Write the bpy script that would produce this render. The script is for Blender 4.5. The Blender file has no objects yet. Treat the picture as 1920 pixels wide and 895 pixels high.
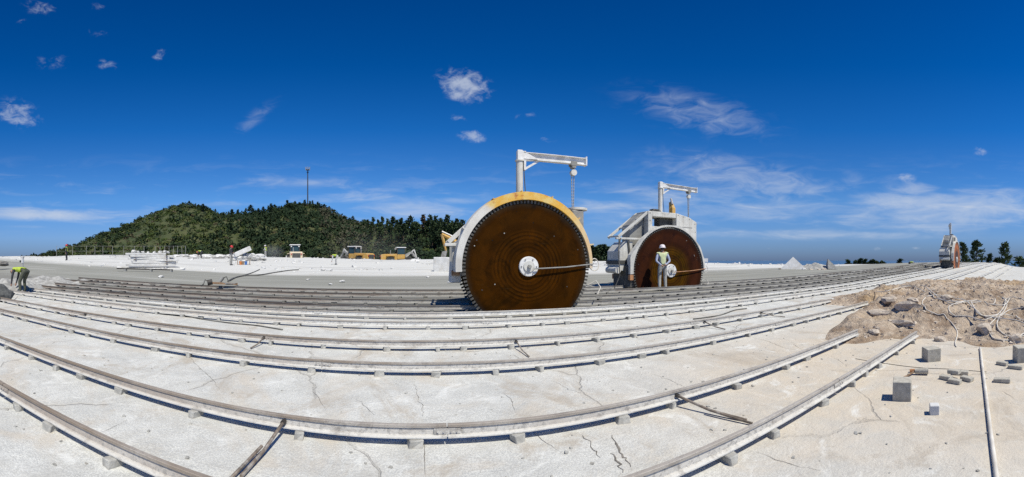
import bpy, bmesh, math, random
from mathutils import Vector, Matrix, noise as mn
R_ = math.radians
random.seed(7)
scene = bpy.context.scene
COL = scene.collection

# ------------------------------------------------------------------ camera (stitched cylindrical panorama)
F, X0, Y0, H0 = 725.0, 785.0, 487.0, 1.62          # pixels per radian, rail-normal column, eye level row, eye height
def az_of(px): return (px - X0) / F
cam_d = bpy.data.cameras.new('camera')
cam = bpy.data.objects.new('camera', cam_d); COL.objects.link(cam)
cam.location = (0, 0, H0)
cam.rotation_euler = (R_(90), 0, -az_of(960))
cam_d.type = 'PANO'
cam_d.panorama_type = 'CENTRAL_CYLINDRICAL'
cam_d.central_cylindrical_radius = 1.0
cam_d.central_cylindrical_range_u_min = -960 / F
cam_d.central_cylindrical_range_u_max = 960 / F
cam_d.central_cylindrical_range_v_min = -(895 - Y0) / F
cam_d.central_cylindrical_range_v_max = Y0 / F
cam_d.clip_start = 0.05; cam_d.clip_end = 200000
scene.camera = cam

# ------------------------------------------------------------------ sun, sky, exposure
SUN_EL, SUN_AZ = R_(57), math.atan2(0.36, -0.93)     # azimuth clockwise from +Y: behind the camera, to the right
sdir = Vector((math.sin(SUN_AZ) * math.cos(SUN_EL), math.cos(SUN_AZ) * math.cos(SUN_EL), math.sin(SUN_EL)))
sd = bpy.data.lights.new('sun', 'SUN'); sd.energy = 4.9; sd.angle = R_(0.53); sd.color = (1.0, 0.962, 0.845)
so = bpy.data.objects.new('sun', sd); COL.objects.link(so)
so.rotation_euler = sdir.to_track_quat('Z', 'Y').to_euler()

world = bpy.data.worlds.new('World'); scene.world = world; world.use_nodes = True
wn, wl = world.node_tree.nodes, world.node_tree.links
wn.clear()
wout = wn.new('ShaderNodeOutputWorld'); wbg = wn.new('ShaderNodeBackground')
SKY_S = 0.105
wbg.inputs['Strength'].default_value = SKY_S
wl.new(wbg.outputs[0], wout.inputs[0])
world.cycles.sampling_method = 'MANUAL'; world.cycles.sample_map_resolution = 512
sky = wn.new('ShaderNodeTexSky'); sky.sky_type = 'NISHITA'; sky.sun_disc = False
sky.sun_elevation = SUN_EL; sky.sun_rotation = SUN_AZ
sky.altitude = 300; sky.air_density = 1.0; sky.dust_density = 0.25; sky.ozone_density = 3.5
def wmath(op, a, b=None, c=None):
    n = wn.new('ShaderNodeMath'); n.operation = op
    for i, v in enumerate((a, b, c)):
        if v is None: continue
        if isinstance(v, (int, float)): n.inputs[i].default_value = v
        else: wl.new(v, n.inputs[i])
    return n.outputs[0]
wtc = wn.new('ShaderNodeTexCoord'); wsep = wn.new('ShaderNodeSeparateXYZ'); wl.new(wtc.outputs['Generated'], wsep.inputs[0])
w_az = wmath('ARCTAN2', wsep.outputs[0], wsep.outputs[1])
w_h = wmath('SQRT', wmath('ADD', wmath('MULTIPLY', wsep.outputs[0], wsep.outputs[0]), wmath('MULTIPLY', wsep.outputs[1], wsep.outputs[1])))
w_t = wmath('DIVIDE', wsep.outputs[2], wmath('MAXIMUM', w_h, 0.02))          # tangent of the elevation
def wnoise(sx, sy, seed, scale, detail=6, rough=0.6, dist=0.0):
    cb = wn.new('ShaderNodeCombineXYZ')
    wl.new(wmath('MULTIPLY', w_az, sx), cb.inputs[0]); wl.new(wmath('MULTIPLY', w_t, sy), cb.inputs[1]); cb.inputs[2].default_value = seed
    n = wn.new('ShaderNodeTexNoise'); n.inputs['Scale'].default_value = scale; n.inputs['Detail'].default_value = detail
    n.inputs['Roughness'].default_value = rough; n.inputs['Distortion'].default_value = dist
    wl.new(cb.outputs[0], n.inputs['Vector']); return n.outputs['Fac']
def wramp(v, lo, hi, a=0.0, b=1.0):
    n = wn.new('ShaderNodeMapRange'); n.interpolation_type = 'SMOOTHSTEP'
    n.inputs[1].default_value = lo; n.inputs[2].default_value = hi; n.inputs[3].default_value = a; n.inputs[4].default_value = b
    wl.new(v, n.inputs[0]); return n.outputs[0]
puff = wnoise(1, 1.5, 1.3, 34, 8, 0.62, 0.4)
wisp = wnoise(1, 2.6, 4.1, 13, 9, 0.62, 0.9)
streak = wnoise(1, 5.0, 8.7, 6.5, 9, 0.6, 0.5)
CLOUDS = [  # column, row, half width, half height, tilt in degrees, density, kind
    (870, 160, 58, 34, 15, 0.92, 'p'), (866, 178, 30, 16, 5, 0.75, 'p'), (888, 256, 32, 15, 5, 0.8, 'p'), (858, 222, 24, 10, 0, 0.4, 'p'), (985, 218, 24, 8, -6, 0.4, 'p'),
    (1025, 260, 20, 8, 10, 0.35, 'p'), (32, 214, 52, 30, 18, 0.7, 'p'), (298, 102, 16, 13, -30, 0.6, 'p'), (195, 121, 36, 11, 8, 0.42, 'p'),
    (75, 13, 40, 18, 10, 0.45, 'p'), (182, 62, 26, 9, 10, 0.32, 'p'), (185, 13, 20, 9, 10, 0.3, 'p'), (40, 40, 14, 9, 0, 0.3, 'p'), (95, 115, 40, 25, 0, 0.25, 'p'),
    (478, 222, 70, 20, -38, 0.30, 'w'), (1310, 212, 190, 52, 13, 0.42, 'w'), (1390, 332, 230, 50, 10, 0.55, 'w'), (1330, 360, 150, 50, 5, 0.4, 'w'), (1480, 356, 84, 17, 5, 0.55, 'w'),
    (1672, 377, 110, 19, 2, 0.8, 'w'), (1708, 354, 70, 16, 0, 0.7, 'w'), (1700, 334, 22, 11, 0, 0.6, 'p'), (1860, 385, 110, 34, -12, 0.55, 'w'), (1795, 414, 130, 15, 3, 0.5, 'w'),
    (1838, 284, 20, 12, 0, 0.55, 'p'), (1600, 335, 40, 26, 30, 0.3, 'w'), (70, 403, 210, 16, 2, 0.62, 's'), (60, 425, 90, 5, 0, 0.25, 's'),
    (490, 337, 60, 7, 2, 0.32, 'w'), (560, 343, 150, 20, 2, 0.28, 's'), (760, 385, 170, 28, 6, 0.42, 's'), (855, 377, 60, 9, 2, 0.5, 's'), (1150, 400, 130, 30, 8, 0.32, 's'),
    (1400, 395, 320, 26, -2, 0.45, 's'), (1760, 395, 240, 50, -4, 0.55, 's'), (1500, 440, 420, 14, 0, 0.3, 's'), (1250, 375, 120, 22, 6, 0.4, 's'), (1445, 466, 12, 4, 0, 0.4, 'p'), (1640, 467, 18, 5, 0, 0.4, 'p'), (1540, 467, 9, 4, 0, 0.3, 'p'), (1715, 465, 14, 4, 0, 0.3, 'p')]
wcomb = wn.new('ShaderNodeCombineXYZ'); wl.new(w_az, wcomb.inputs[0]); wl.new(w_t, wcomb.inputs[1])
kinds = {}
for (px, py, hw, hh, tilt, den, kind) in CLOUDS:
    mp = wn.new('ShaderNodeMapping'); mp.vector_type = 'TEXTURE'
    mp.inputs['Location'].default_value = (az_of(px), (Y0 - py) / F, 0); mp.inputs['Rotation'].default_value = (0, 0, -R_(tilt)); mp.inputs['Scale'].default_value = (hw / F * 1.15, hh / F * 1.15, 1)
    wl.new(wcomb.outputs[0], mp.inputs['Vector'])
    ln = wn.new('ShaderNodeVectorMath'); ln.operation = 'LENGTH'; wl.new(mp.outputs[0], ln.inputs[0])
    m = wramp(ln.outputs['Value'], 0.0, 1.15, den, 0.0)
    kinds[kind] = m if kind not in kinds else wmath('MAXIMUM', kinds[kind], m)
kp = wmath('MULTIPLY', wramp(wmath('ADD', puff, wmath('MULTIPLY', kinds['p'], 0.50)), 0.56, 1.08), wramp(kinds['p'], 0.0, 0.35))
kw = wmath('MULTIPLY', wramp(wmath('ADD', wisp, wmath('MULTIPLY', kinds['w'], 0.70)), 0.50, 1.22), wramp(kinds['w'], 0.0, 0.40))
ks = wmath('MULTIPLY', wramp(wmath('ADD', streak, wmath('MULTIPLY', kinds['s'], 0.85)), 0.50, 1.28), wramp(kinds['s'], 0.0, 0.25))
dens = wmath('SUBTRACT', 1.0, wmath('MULTIPLY', wmath('SUBTRACT', 1.0, wmath('MULTIPLY', kp, 0.66)), wmath('MULTIPLY', wmath('SUBTRACT', 1.0, wmath('MULTIPLY', kw, 0.52)), wmath('SUBTRACT', 1.0, wmath('MULTIPLY', ks, 0.8)))))
veil = wmath('MULTIPLY', wmath('MULTIPLY', wramp(streak, 0.48, 0.75), wramp(w_t, 0.04, 0.12)), wramp(w_t, 0.14, 0.30, 0.24, 0.0))
dens = wmath('SUBTRACT', 1.0, wmath('MULTIPLY', wmath('SUBTRACT', 1.0, dens), wmath('SUBTRACT', 1.0, veil)))
grade = wn.new('ShaderNodeValToRGB'); ge = grade.color_ramp.elements                 # clear dry air: deep blue aloft, slate blue low down
for k, (p_, c_) in enumerate([(0.0, (0.21, 0.33, 0.71)), (0.08, (0.36, 0.54, 0.94)), (0.22, (0.33, 0.66, 1.06)), (0.48, (0.07, 0.53, 1.05)), (0.72, (0.006, 0.42, 0.93)), (0.96, (0.0, 0.36, 0.84))]):
    e_ = ge[k] if k < 2 else ge.new(p_)
    e_.position = p_; e_.color = (*c_, 1)
wl.new(wmath('MULTIPLY', w_t, 1.43), grade.inputs[0])
tint = wn.new('ShaderNodeMix'); tint.data_type = 'RGBA'; tint.blend_type = 'MULTIPLY'; tint.inputs[0].default_value = 1.0
wl.new(sky.outputs[0], tint.inputs[6]); wl.new(grade.outputs[0], tint.inputs[7])
cm = wn.new('ShaderNodeMix'); cm.data_type = 'RGBA'; cm.clamp_factor = True
wl.new(dens, cm.inputs[0]); wl.new(tint.outputs[2], cm.inputs[6]); cm.inputs[7].default_value = (5.6, 6.2, 7.2, 1)
wl.new(cm.outputs[2], wbg.inputs['Color'])

scene.view_settings.view_transform = 'Standard'; scene.view_settings.look = 'None'
scene.view_settings.exposure = 0.0; scene.view_settings.gamma = 1.0
scene.render.engine = 'CYCLES'; scene.cycles.max_bounces = 6; scene.cycles.use_denoising = False

# ------------------------------------------------------------------ helpers
def sst(a, b, x):
    if a == b: return 0.0 if x < a else 1.0
    t = min(1.0, max(0.0, (x - a) / (b - a))); return t * t * (3 - 2 * t)
def lerp(a, b, t): return a + (b - a) * t
def interp(pts, x):
    if x <= pts[0][0]: return pts[0][1]
    for (x0, y0), (x1, y1) in zip(pts, pts[1:]):
        if x <= x1: return lerp(y0, y1, (x - x0) / (x1 - x0))
    return pts[-1][1]
def fbm(x, y, z=0.0, s=1.0, o=4): return mn.fractal(Vector((x * s, y * s, z)), 1.0, 2.0, o)
CREST = [(-3.2, 60), (-1.9, 60), (-0.3, 60), (0.0, 57), (0.5, 54), (1.05, 54), (1.2, 66), (1.35, 84), (1.9, 84), (2.4, 60), (3.2, 60)]
def gz(x, y):
    r = math.hypot(x, y)
    z = 0.03 * min(60, max(-8, y))
    z += 0.030 * min(45, max(0.0, -x - 9)) * sst(8, 22, y)
    z += 0.018 * max(0, min(40, x - 18)) * sst(2, 6, y) * (1 - sst(12, 30, y))
    if r > 26: z += 0.10 * fbm(x, y, 3.1, 0.11, 3) * sst(26, 45, r)
    c = interp(CREST, math.atan2(x, y)) + 2.5 * fbm(math.atan2(x, y) * 14, 0.3, 1.7)
    if r > c: z -= min(38.0, (r - c) * 0.45 + 0.02 * (r - c) ** 1.5)
    return z
def ray(px, py, r): 
    a = az_of(px); return Vector((r * math.sin(a), r * math.cos(a), H0 + (Y0 - py) / F * r))
def gp(px, r):      # point on the ground in picture column px at range r
    a = az_of(px); x, y = r * math.sin(a), r * math.cos(a); return Vector((x, y, gz(x, y)))
def on_ground(px, py):   # where the line of sight meets the near ground
    a = az_of(px); s, c = math.sin(a), math.cos(a); k = (py - Y0) / F
    r = 1.0
    while r < 90:
        if H0 - k * r <= gz(r * s, r * c): break
        r += 0.02
    return Vector((r * s, r * c, gz(r * s, r * c)))

class MB:
    def __init__(self): self.v, self.f, self.m = [], [], []
    def add(self, vs, fs, mi=0, M=None):
        o = len(self.v)
        self.v += [tuple((M @ Vector(p)) if M else p) for p in vs]
        self.f += [tuple(i + o for i in f) for f in fs]; self.m += [mi] * len(fs)
        return self
    def box(self, lo, hi, mi=0, M=None):
        (a, b, c), (d, e, g) = lo, hi
        return self.add([(a,b,c),(d,b,c),(d,e,c),(a,e,c),(a,b,g),(d,b,g),(d,e,g),(a,e,g)],
                        [(0,3,2,1),(4,5,6,7),(0,1,5,4),(1,2,6,5),(2,3,7,6),(3,0,4,7)], mi, M)
    def bar(self, p, q, w, h, mi=0, up=(0, 0, 1)):
        p, q = Vector(p), Vector(q); d = (q - p); L = d.length; d.normalize()
        s = d.cross(Vector(up)); s = s.normalized() if s.length > 1e-5 else Vector((1, 0, 0)); u = s.cross(d)
        M = Matrix((( s.x, d.x, u.x, p.x), (s.y, d.y, u.y, p.y), (s.z, d.z, u.z, p.z), (0, 0, 0, 1)))
        return self.box((-w/2, 0, -h/2), (w/2, L, h/2), mi, M)
    def tube(self, pts, rad, n=8, mi=0, cap=True):
        pts = [Vector(p) for p in pts]; rs = rad if isinstance(rad, (list, tuple)) else [rad] * len(pts)
        o = len(self.v); prev = None
        for i, p in enumerate(pts):
            t = (pts[min(i + 1, len(pts) - 1)] - pts[max(i - 1, 0)]).normalized()
            ref = prev if prev is not None else (Vector((0, 0, 1)) if abs(t.z) < 0.9 else Vector((1, 0, 0)))
            s = (ref - t * ref.dot(t)).normalized(); prev = s; b = t.cross(s)
            for k in range(n):
                a = 2 * math.pi * k / n; self.v.append(tuple(p + (s * math.cos(a) + b * math.sin(a)) * rs[i]))
        for i in range(len(pts) - 1):
            for k in range(n):
                k2 = (k + 1) % n; self.f.append((o + i*n + k, o + i*n + k2, o + (i+1)*n + k2, o + (i+1)*n + k)); self.m.append(mi)
        if cap:
            self.f.append(tuple(o + k for k in range(n))[::-1]); self.f.append(tuple(o + (len(pts)-1)*n + k for k in range(n))); self.m += [mi, mi]
        return self
    def prism(self, poly, y0, y1, mi=0, M=None):          # polygon in x,z extruded along y
        n = len(poly); vs = [(x, y0, z) for x, z in poly] + [(x, y1, z) for x, z in poly]
        fs = [tuple(range(n)), tuple(range(2*n - 1, n - 1, -1))] + [(i, n + i, n + (i+1) % n, (i+1) % n) for i in range(n)]
        return self.add(vs, fs, mi, M)
    def lathe_y(self, prof, n=48, mi=0, c=(0, 0, 0)):     # profile (radius, y) turned about the y axis
        o = len(self.v)
        for r, y in prof:
            for k in range(n):
                a = 2 * math.pi * k / n; self.v.append((c[0] + r * math.cos(a), c[1] + y, c[2] + r * math.sin(a)))
        for i in range(len(prof) - 1):
            for k in range(n):
                k2 = (k + 1) % n; self.f.append((o+i*n+k, o+(i+1)*n+k, o+(i+1)*n+k2, o+i*n+k2)); self.m.append(mi)
        self.f.append(tuple(o + k for k in range(n))); self.f.append(tuple(o + (len(prof)-1)*n + k for k in range(n))[::-1]); self.m += [mi, mi]
        return self
    def mesh(self, name, mats, smooth=False, bevel=0.0):
        me = bpy.data.meshes.new(name); me.from_pydata(self.v, [], self.f)
        mats = mats if isinstance(mats, (list, tuple)) else [mats]
        for m in mats: me.materials.append(m)
        me.polygons.foreach_set('material_index', self.m)
        bm = bmesh.new(); bm.from_mesh(me)
        bmesh.ops.recalc_face_normals(bm, faces=bm.faces)
        if bevel: bmesh.ops.bevel(bm, geom=[e for e in bm.edges if len(e.link_faces) == 2 and e.calc_face_angle(0) > 0.7], offset=bevel, segments=1, affect='EDGES')
        bm.to_mesh(me); bm.free()
        if smooth:
            me.polygons.foreach_set('use_smooth', [True] * len(me.polygons))
            if smooth != 'all': me.set_sharp_from_angle(angle=R_(40))
        me.update(); return me
    def build(self, name, mats, parent=None, smooth=False, bevel=0.0, loc=None):
        o = bpy.data.objects.new(name, self.mesh(name, mats, smooth, bevel)); COL.objects.link(o)
        if parent: o.parent = parent
        if loc is not None: o.location = loc
        return o
def tag(o, label=None, cat=None, group=None, kind=None):
    if label: o['label'] = label
    if cat: o['category'] = cat
    if group: o['group'] = group
    if kind or cat: o['kind'] = kind or 'thing'
    return o
def empty(name, loc, rz=0, **k):
    o = bpy.data.objects.new(name, None); COL.objects.link(o); o.location = loc; o.rotation_euler = (0, 0, rz); o.empty_display_size = 0.2
    return tag(o, **k)
def copy_tree(o, parent=None):
    c = o.copy(); COL.objects.link(c); c.parent = parent
    for ch in o.children: copy_tree(ch, c)
    return c
ORD = ['first','second','third','fourth','fifth','sixth','seventh','eighth','ninth','tenth','eleventh','twelfth','thirteenth','fourteenth','fifteenth','sixteenth',
       'seventeenth','eighteenth','nineteenth','twentieth'] + ['twenty-' + s for s in ('first','second','third','fourth','fifth','sixth','seventh','eighth','ninth')] + ['thirtieth'] + \
      ['thirty-' + s for s in ('first','second','third','fourth','fifth','sixth','seventh','eighth','ninth')] + ['fortieth'] + ['forty-' + s for s in ('first','second','third','fourth','fifth','sixth','seventh','eighth','ninth')] + ['fiftieth'] + \
      ['fifty-' + s for s in ('first','second','third','fourth','fifth','sixth','seventh','eighth','ninth')]

# ------------------------------------------------------------------ materials
class NT:
    def __init__(self, name):
        self.m = bpy.data.materials.new(name); self.m.use_nodes = True
        self.n, self.l = self.m.node_tree.nodes, self.m.node_tree.links
        self.b = self.n['Principled BSDF']; self.tc = self.n.new('ShaderNodeTexCoord')
    def set(self, k, v):
        if isinstance(v, bpy.types.NodeSocket): self.l.new(v, self.b.inputs[k])
        else: self.b.inputs[k].default_value = v
    def pos(self, world=False):
        if world:
            return self.n.new('ShaderNodeNewGeometry').outputs['Position']
        return self.tc.outputs['Object']
    def map(self, vec, scale=(1, 1, 1), loc=(0, 0, 0), rot=(0, 0, 0)):
        n = self.n.new('ShaderNodeMapping'); n.inputs['Scale'].default_value = scale; n.inputs['Location'].default_value = loc; n.inputs['Rotation'].default_value = rot
        self.l.new(vec, n.inputs['Vector']); return n.outputs[0]
    def noise(self, vec, scale, detail=5, rough=0.55, dist=0.0):
        n = self.n.new('ShaderNodeTexNoise'); n.inputs['Scale'].default_value = scale; n.inputs['Detail'].default_value = detail
        n.inputs['Roughness'].default_value = rough; n.inputs['Distortion'].default_value = dist; self.l.new(vec, n.inputs['Vector']); return n.outputs['Fac']
    def vor(self, vec, scale, feature='F1', rnd=1.0):
        n = self.n.new('ShaderNodeTexVoronoi'); n.feature = feature; n.inputs['Scale'].default_value = scale; n.inputs['Randomness'].default_value = rnd
        self.l.new(vec, n.inputs['Vector']); return n.outputs['Distance']
    def ramp(self, v, lo, hi, a=0.0, b=1.0):
        n = self.n.new('ShaderNodeMapRange'); n.interpolation_type = 'SMOOTHSTEP'
        for i, x in zip((1, 2, 3, 4), (lo, hi, a, b)): n.inputs[i].default_value = x
        self.l.new(v, n.inputs[0]); return n.outputs[0]
    def math(self, op, a, b=None):
        n = self.n.new('ShaderNodeMath'); n.operation = op
        for i, v in enumerate((a, b)):
            if v is None: continue
            if isinstance(v, (int, float)): n.inputs[i].default_value = v
            else: self.l.new(v, n.inputs[i])
        return n.outputs[0]
    def mix(self, f, a, b, mode='MIX'):
        n = self.n.new('ShaderNodeMix'); n.data_type = 'RGBA'; n.blend_type = mode; n.clamp_factor = True
        for s, v in ((0, f), (6, a), (7, b)):
            if isinstance(v, bpy.types.NodeSocket): self.l.new(v, n.inputs[s])
            elif s == 0: n.inputs[0].default_value = v
            else: n.inputs[s].default_value = (v[0], v[1], v[2], 1)
        return n.outputs[2]
    def sep(self, v):
        n = self.n.new('ShaderNodeSeparateXYZ'); self.l.new(v, n.inputs[0]); return n.outputs
    def bump(self, h, strength=0.3, dist=0.02, normal=None):
        n = self.n.new('ShaderNodeBump'); n.inputs['Strength'].default_value = strength; n.inputs['Distance'].default_value = dist
        self.l.new(h, n.inputs['Height'])
        if normal: self.l.new(normal, n.inputs['Normal'])
        self.l.new(n.outputs[0], self.b.inputs['Normal']); return n.outputs[0]
def simple(name, c, rough=0.7, metal=0.0, var=0.25, scale=6.0, dirt=None, dirt_amt=0.5, world=False, bump=0.15, bscale=40):
    t = NT(name); p = t.pos(world)
    n = t.noise(p, scale, 5, 0.6)
    lo = tuple(x * (1 - var) for x in c); hi = tuple(min(0.95, x * (1 + var)) for x in c)
    col = t.mix(t.ramp(n, 0.3, 0.7), lo, hi)
    if dirt: col = t.mix(t.math('MULTIPLY', t.ramp(t.noise(p, scale * 0.45, 7, 0.65, 0.5), 0.45, 0.66), dirt_amt), col, dirt)
    t.set('Base Color', col); t.set('Roughness', rough); t.set('Metallic', metal)
    if bump: t.bump(t.noise(p, bscale, 4, 0.6), bump, 0.01)
    return t.m

def mat_ground():
    t = NT('quarry_floor'); p = t.pos(True); x, y, z = t.sep(p)
    big = t.noise(p, 0.35, 6, 0.6, 0.3); mid = t.noise(p, 1.7, 7, 0.65, 0.6); fine = t.noise(p, 34, 4, 0.7); grain = t.noise(p, 130, 2, 0.6)
    col = t.mix(t.ramp(mid, 0.32, 0.68), (0.555, 0.548, 0.51), (0.69, 0.682, 0.635))
    col = t.mix(t.ramp(t.noise(p, 75, 3, 0.7), 0.40, 0.60, 0.42, 0.0), col, (0.24, 0.24, 0.235))
    # tan dust and ochre stains
    tan = t.math('MULTIPLY', t.ramp(t.noise(p, 0.9, 8, 0.68, 1.0), 0.48, 0.68), 0.5)
    col = t.mix(tan, col, (0.52, 0.44, 0.34))
    right = t.math('MULTIPLY', t.ramp(t.math('ADD', x, t.math('MULTIPLY', big, 3.0)), 2.6, 5.6), t.ramp(y, 3.6, 5.6, 1.0, 0.0))
    right = t.math('MULTIPLY', right, t.ramp(mid, 0.25, 0.58, 0.45, 1.0))
    right = t.math('MULTIPLY', right, t.ramp(x, 19.0, 22.5, 1.0, 0.0))
    col = t.mix(right, col, (0.56, 0.49, 0.395))
    mot = t.noise(p, 3.6, 8, 0.72, 0.4)
    col = t.mix(t.ramp(mot, 0.46, 0.70, 0.0, 0.5), col, (0.46, 0.44, 0.395))
    col = t.mix(t.ramp(t.noise(t.map(p, loc=(7, 3, 0)), 2.2, 8, 0.7, 0.8), 0.54, 0.70, 0.0, 0.6), col, (0.76, 0.755, 0.71))
    # scratch marks of dragged stones (left foreground)
    scr = t.noise(t.map(p, (7.0, 0.55, 1), rot=(0, 0, 0.55)), 4.2, 6, 0.75)
    scr = t.math('MULTIPLY', t.ramp(scr, 0.60, 0.70), t.ramp(t.noise(p, 0.55, 3), 0.46, 0.62))
    scr = t.math('MULTIPLY', scr, t.ramp(y, 7.0, 8.6, 0.6, 0.0))
    col = t.mix(scr, col, (0.30, 0.27, 0.235))
    stain = t.math('MULTIPLY', t.ramp(t.noise(t.map(p, (1.0, 0.6, 1), loc=(11, 4, 0)), 0.75, 9, 0.74, 1.4), 0.53, 0.66, 0.0, 0.62), t.ramp(y, 7.5, 8.8, 1.0, 0.0))
    col = t.mix(stain, col, (0.40, 0.345, 0.275))
    # saw marks parallel to the rails
    saw = t.noise(t.map(p, (0.03, 3.2, 1)), 2.4, 6, 0.7)
    edge = t.math('ADD', y, t.math('MULTIPLY', t.noise(t.map(p, (0.10, 0.55, 1)), 1.0, 6, 0.65), 7.0))
    far_e = t.math('ADD', y, t.math('MULTIPLY', t.noise(t.map(p, (0.05, 0.28, 1)), 1.0, 6, 0.6, 0.4), 9.0))
    grey = t.math('MULTIPLY', t.ramp(t.math('ADD', y, t.math('MULTIPLY', mid, 0.5)), 8.95, 9.35), t.ramp(far_e, 25.5, 28.5, 1.0, 0.0))
    grey = t.math('MULTIPLY', grey, t.ramp(saw, 0.62, 0.72, 0.97, 0.72))
    gcol = t.mix(t.ramp(t.noise(t.map(p, (0.12, 1.2, 1)), 1.1, 6, 0.6), 0.3, 0.7), (0.235, 0.232, 0.20), (0.30, 0.295, 0.258))
    gcol = t.mix(t.ramp(t.math('ADD', y, t.math('MULTIPLY', big, 4)), 14.5, 17.0, 0.6, 0.0), gcol, (0.185, 0.175, 0.155))
    col = t.mix(grey, col, gcol)
    white = t.math('MULTIPLY', t.ramp(far_e, 27.0, 30.0), t.ramp(saw, 0.36, 0.58, 0.15, 1.0))
    col = t.mix(white, col, (0.63, 0.62, 0.58))
    col = t.mix(t.math('MULTIPLY', t.ramp(far_e, 27.0, 31.0), t.ramp(t.noise(t.map(p, (0.05, 0.30, 1)), 1.3, 8, 0.72), 0.50, 0.66, 0.0, 0.7)), col, (0.36, 0.35, 0.33))
    band = t.noise(t.map(p, (0.05, 0.75, 1)), 1.0, 7, 0.7)
    col = t.mix(t.math('MULTIPLY', t.ramp(y, 13.0, 16.0), t.ramp(band, 0.54, 0.68, 0.0, 0.4)), col, (0.50, 0.49, 0.46))
    # cracks
    wv = t.noise(p, 1.3, 4, 0.6); wv3 = t.n.new('ShaderNodeVectorMath'); wv3.operation = 'MULTIPLY_ADD'
    cn = t.n.new('ShaderNodeTexNoise'); cn.inputs['Scale'].default_value = 0.8; cn.inputs['Detail'].default_value = 8; cn.inputs['Roughness'].default_value = 0.5; t.l.new(p, cn.inputs['Vector'])
    t.l.new(cn.outputs['Color'], wv3.inputs[0]); wv3.inputs[1].default_value = (1.1, 1.1, 0); t.l.new(p, wv3.inputs[2])
    ce = t.vor(t.map(wv3.outputs[0], (1, 0.62, 0)), 0.42, 'DISTANCE_TO_EDGE')
    crack = t.ramp(ce, 0.0015, 0.006, 1.0, 0.0)
    keep = t.math('MULTIPLY', t.ramp(t.noise(p, 0.6, 3), 0.44, 0.54), t.ramp(y, 7.8, 8.8, 1.0, 0.0))
    crack = t.math('MULTIPLY', crack, keep)
    col = t.mix(t.math('MULTIPLY', crack, 0.24), col, (0.10, 0.09, 0.08))
    halo = t.math('MULTIPLY', t.math('MULTIPLY', t.ramp(ce, 0.0, 0.035, 1.0, 0.0), keep), 0.14)
    col = t.mix(halo, col, (0.45, 0.38, 0.29))
    # steep drop behind the crest: scrubby soil
    col = t.mix(t.ramp(z, -4.0, -1.2, 1.0, 0.0), col, (0.10, 0.105, 0.06))
    t.set('Base Color', col); t.set('Roughness', 0.92)
    t.b.inputs['Specular IOR Level'].default_value = 0.15
    h = t.math('SUBTRACT', t.math('ADD', t.math('MULTIPLY', fine, 0.35), t.math('ADD', t.math('MULTIPLY', mid, 1.1), t.math('MULTIPLY', mot, 0.9))), t.math('MULTIPLY', crack, 0.6))
    t.bump(h, 0.7, 0.03); return t.m
def mat_soil():
    t = NT('soil'); p = t.pos(True)
    a = t.noise(p, 1.1, 8, 0.65, 0.5); b = t.noise(p, 9, 6, 0.7); c = t.noise(p, 0.5, 4)
    col = t.mix(t.ramp(a, 0.3, 0.7), (0.29, 0.205, 0.14), (0.60, 0.49, 0.375))
    col = t.mix(t.ramp(b, 0.5, 0.72), col, (0.62, 0.53, 0.42))
    col = t.mix(t.math('MULTIPLY', t.ramp(c, 0.52, 0.66), 0.45), col, (0.50, 0.34, 0.17))
    t.set('Base Color', col); t.set('Roughness', 0.95); t.b.inputs['Specular IOR Level'].default_value = 0.1
    t.bump(t.math('ADD', t.noise(p, 7, 8, 0.7), t.math('MULTIPLY', t.vor(p, 5), 0.6)), 1.0, 0.11); return t.m
def mat_rail(name, base, head, rust, dustamt):
    t = NT(name); p = t.pos(True); o = t.tc.outputs['Object']; z = t.sep(o)[2]
    wx = t.sep(p)[0]; long_n = t.math('ADD', t.noise(t.map(p, (0.55, 2.0, 1)), 0.9, 6, 0.6), t.ramp(wx, -4.0, 3.0, 0.07, -0.09))
    col = t.mix(t.ramp(long_n, 0.46, 0.62), base, rust)
    pit = t.noise(p, 26, 5, 0.7)
    col = t.mix(t.ramp(pit, 0.50, 0.62, 0.0, 0.8), col, tuple(c * 0.55 for c in base))
    col = t.mix(t.math('MULTIPLY', t.ramp(z, 0.072, 0.080), t.ramp(t.noise(t.map(p, (1.2, 3, 1)), 1.5, 5), 0.3, 0.6, 0.45, 1.0)), col, t.mix(t.ramp(wx, -3.0, 4.0), head, tuple(0.45 * h_ + 0.55 * b_ for h_, b_ in zip(head, base))))
    dust = t.math('MULTIPLY', t.ramp(z, 0.010, 0.024, 1.0, 0.0), dustamt)
    col = t.mix(dust, col, (0.60, 0.585, 0.55))
    col = t.mix(t.math('MULTIPLY', t.ramp(t.noise(t.map(p, (1.0, 1.0, 3.0)), 5.5, 7, 0.72), 0.50, 0.66), 0.55), col, tuple(c * 0.5 for c in rust))
    t.set('Base Color', col); t.set('Roughness', 0.75); t.set('Metallic', 0.0)
    t.bump(pit, 0.9, 0.008); return t.m
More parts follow.
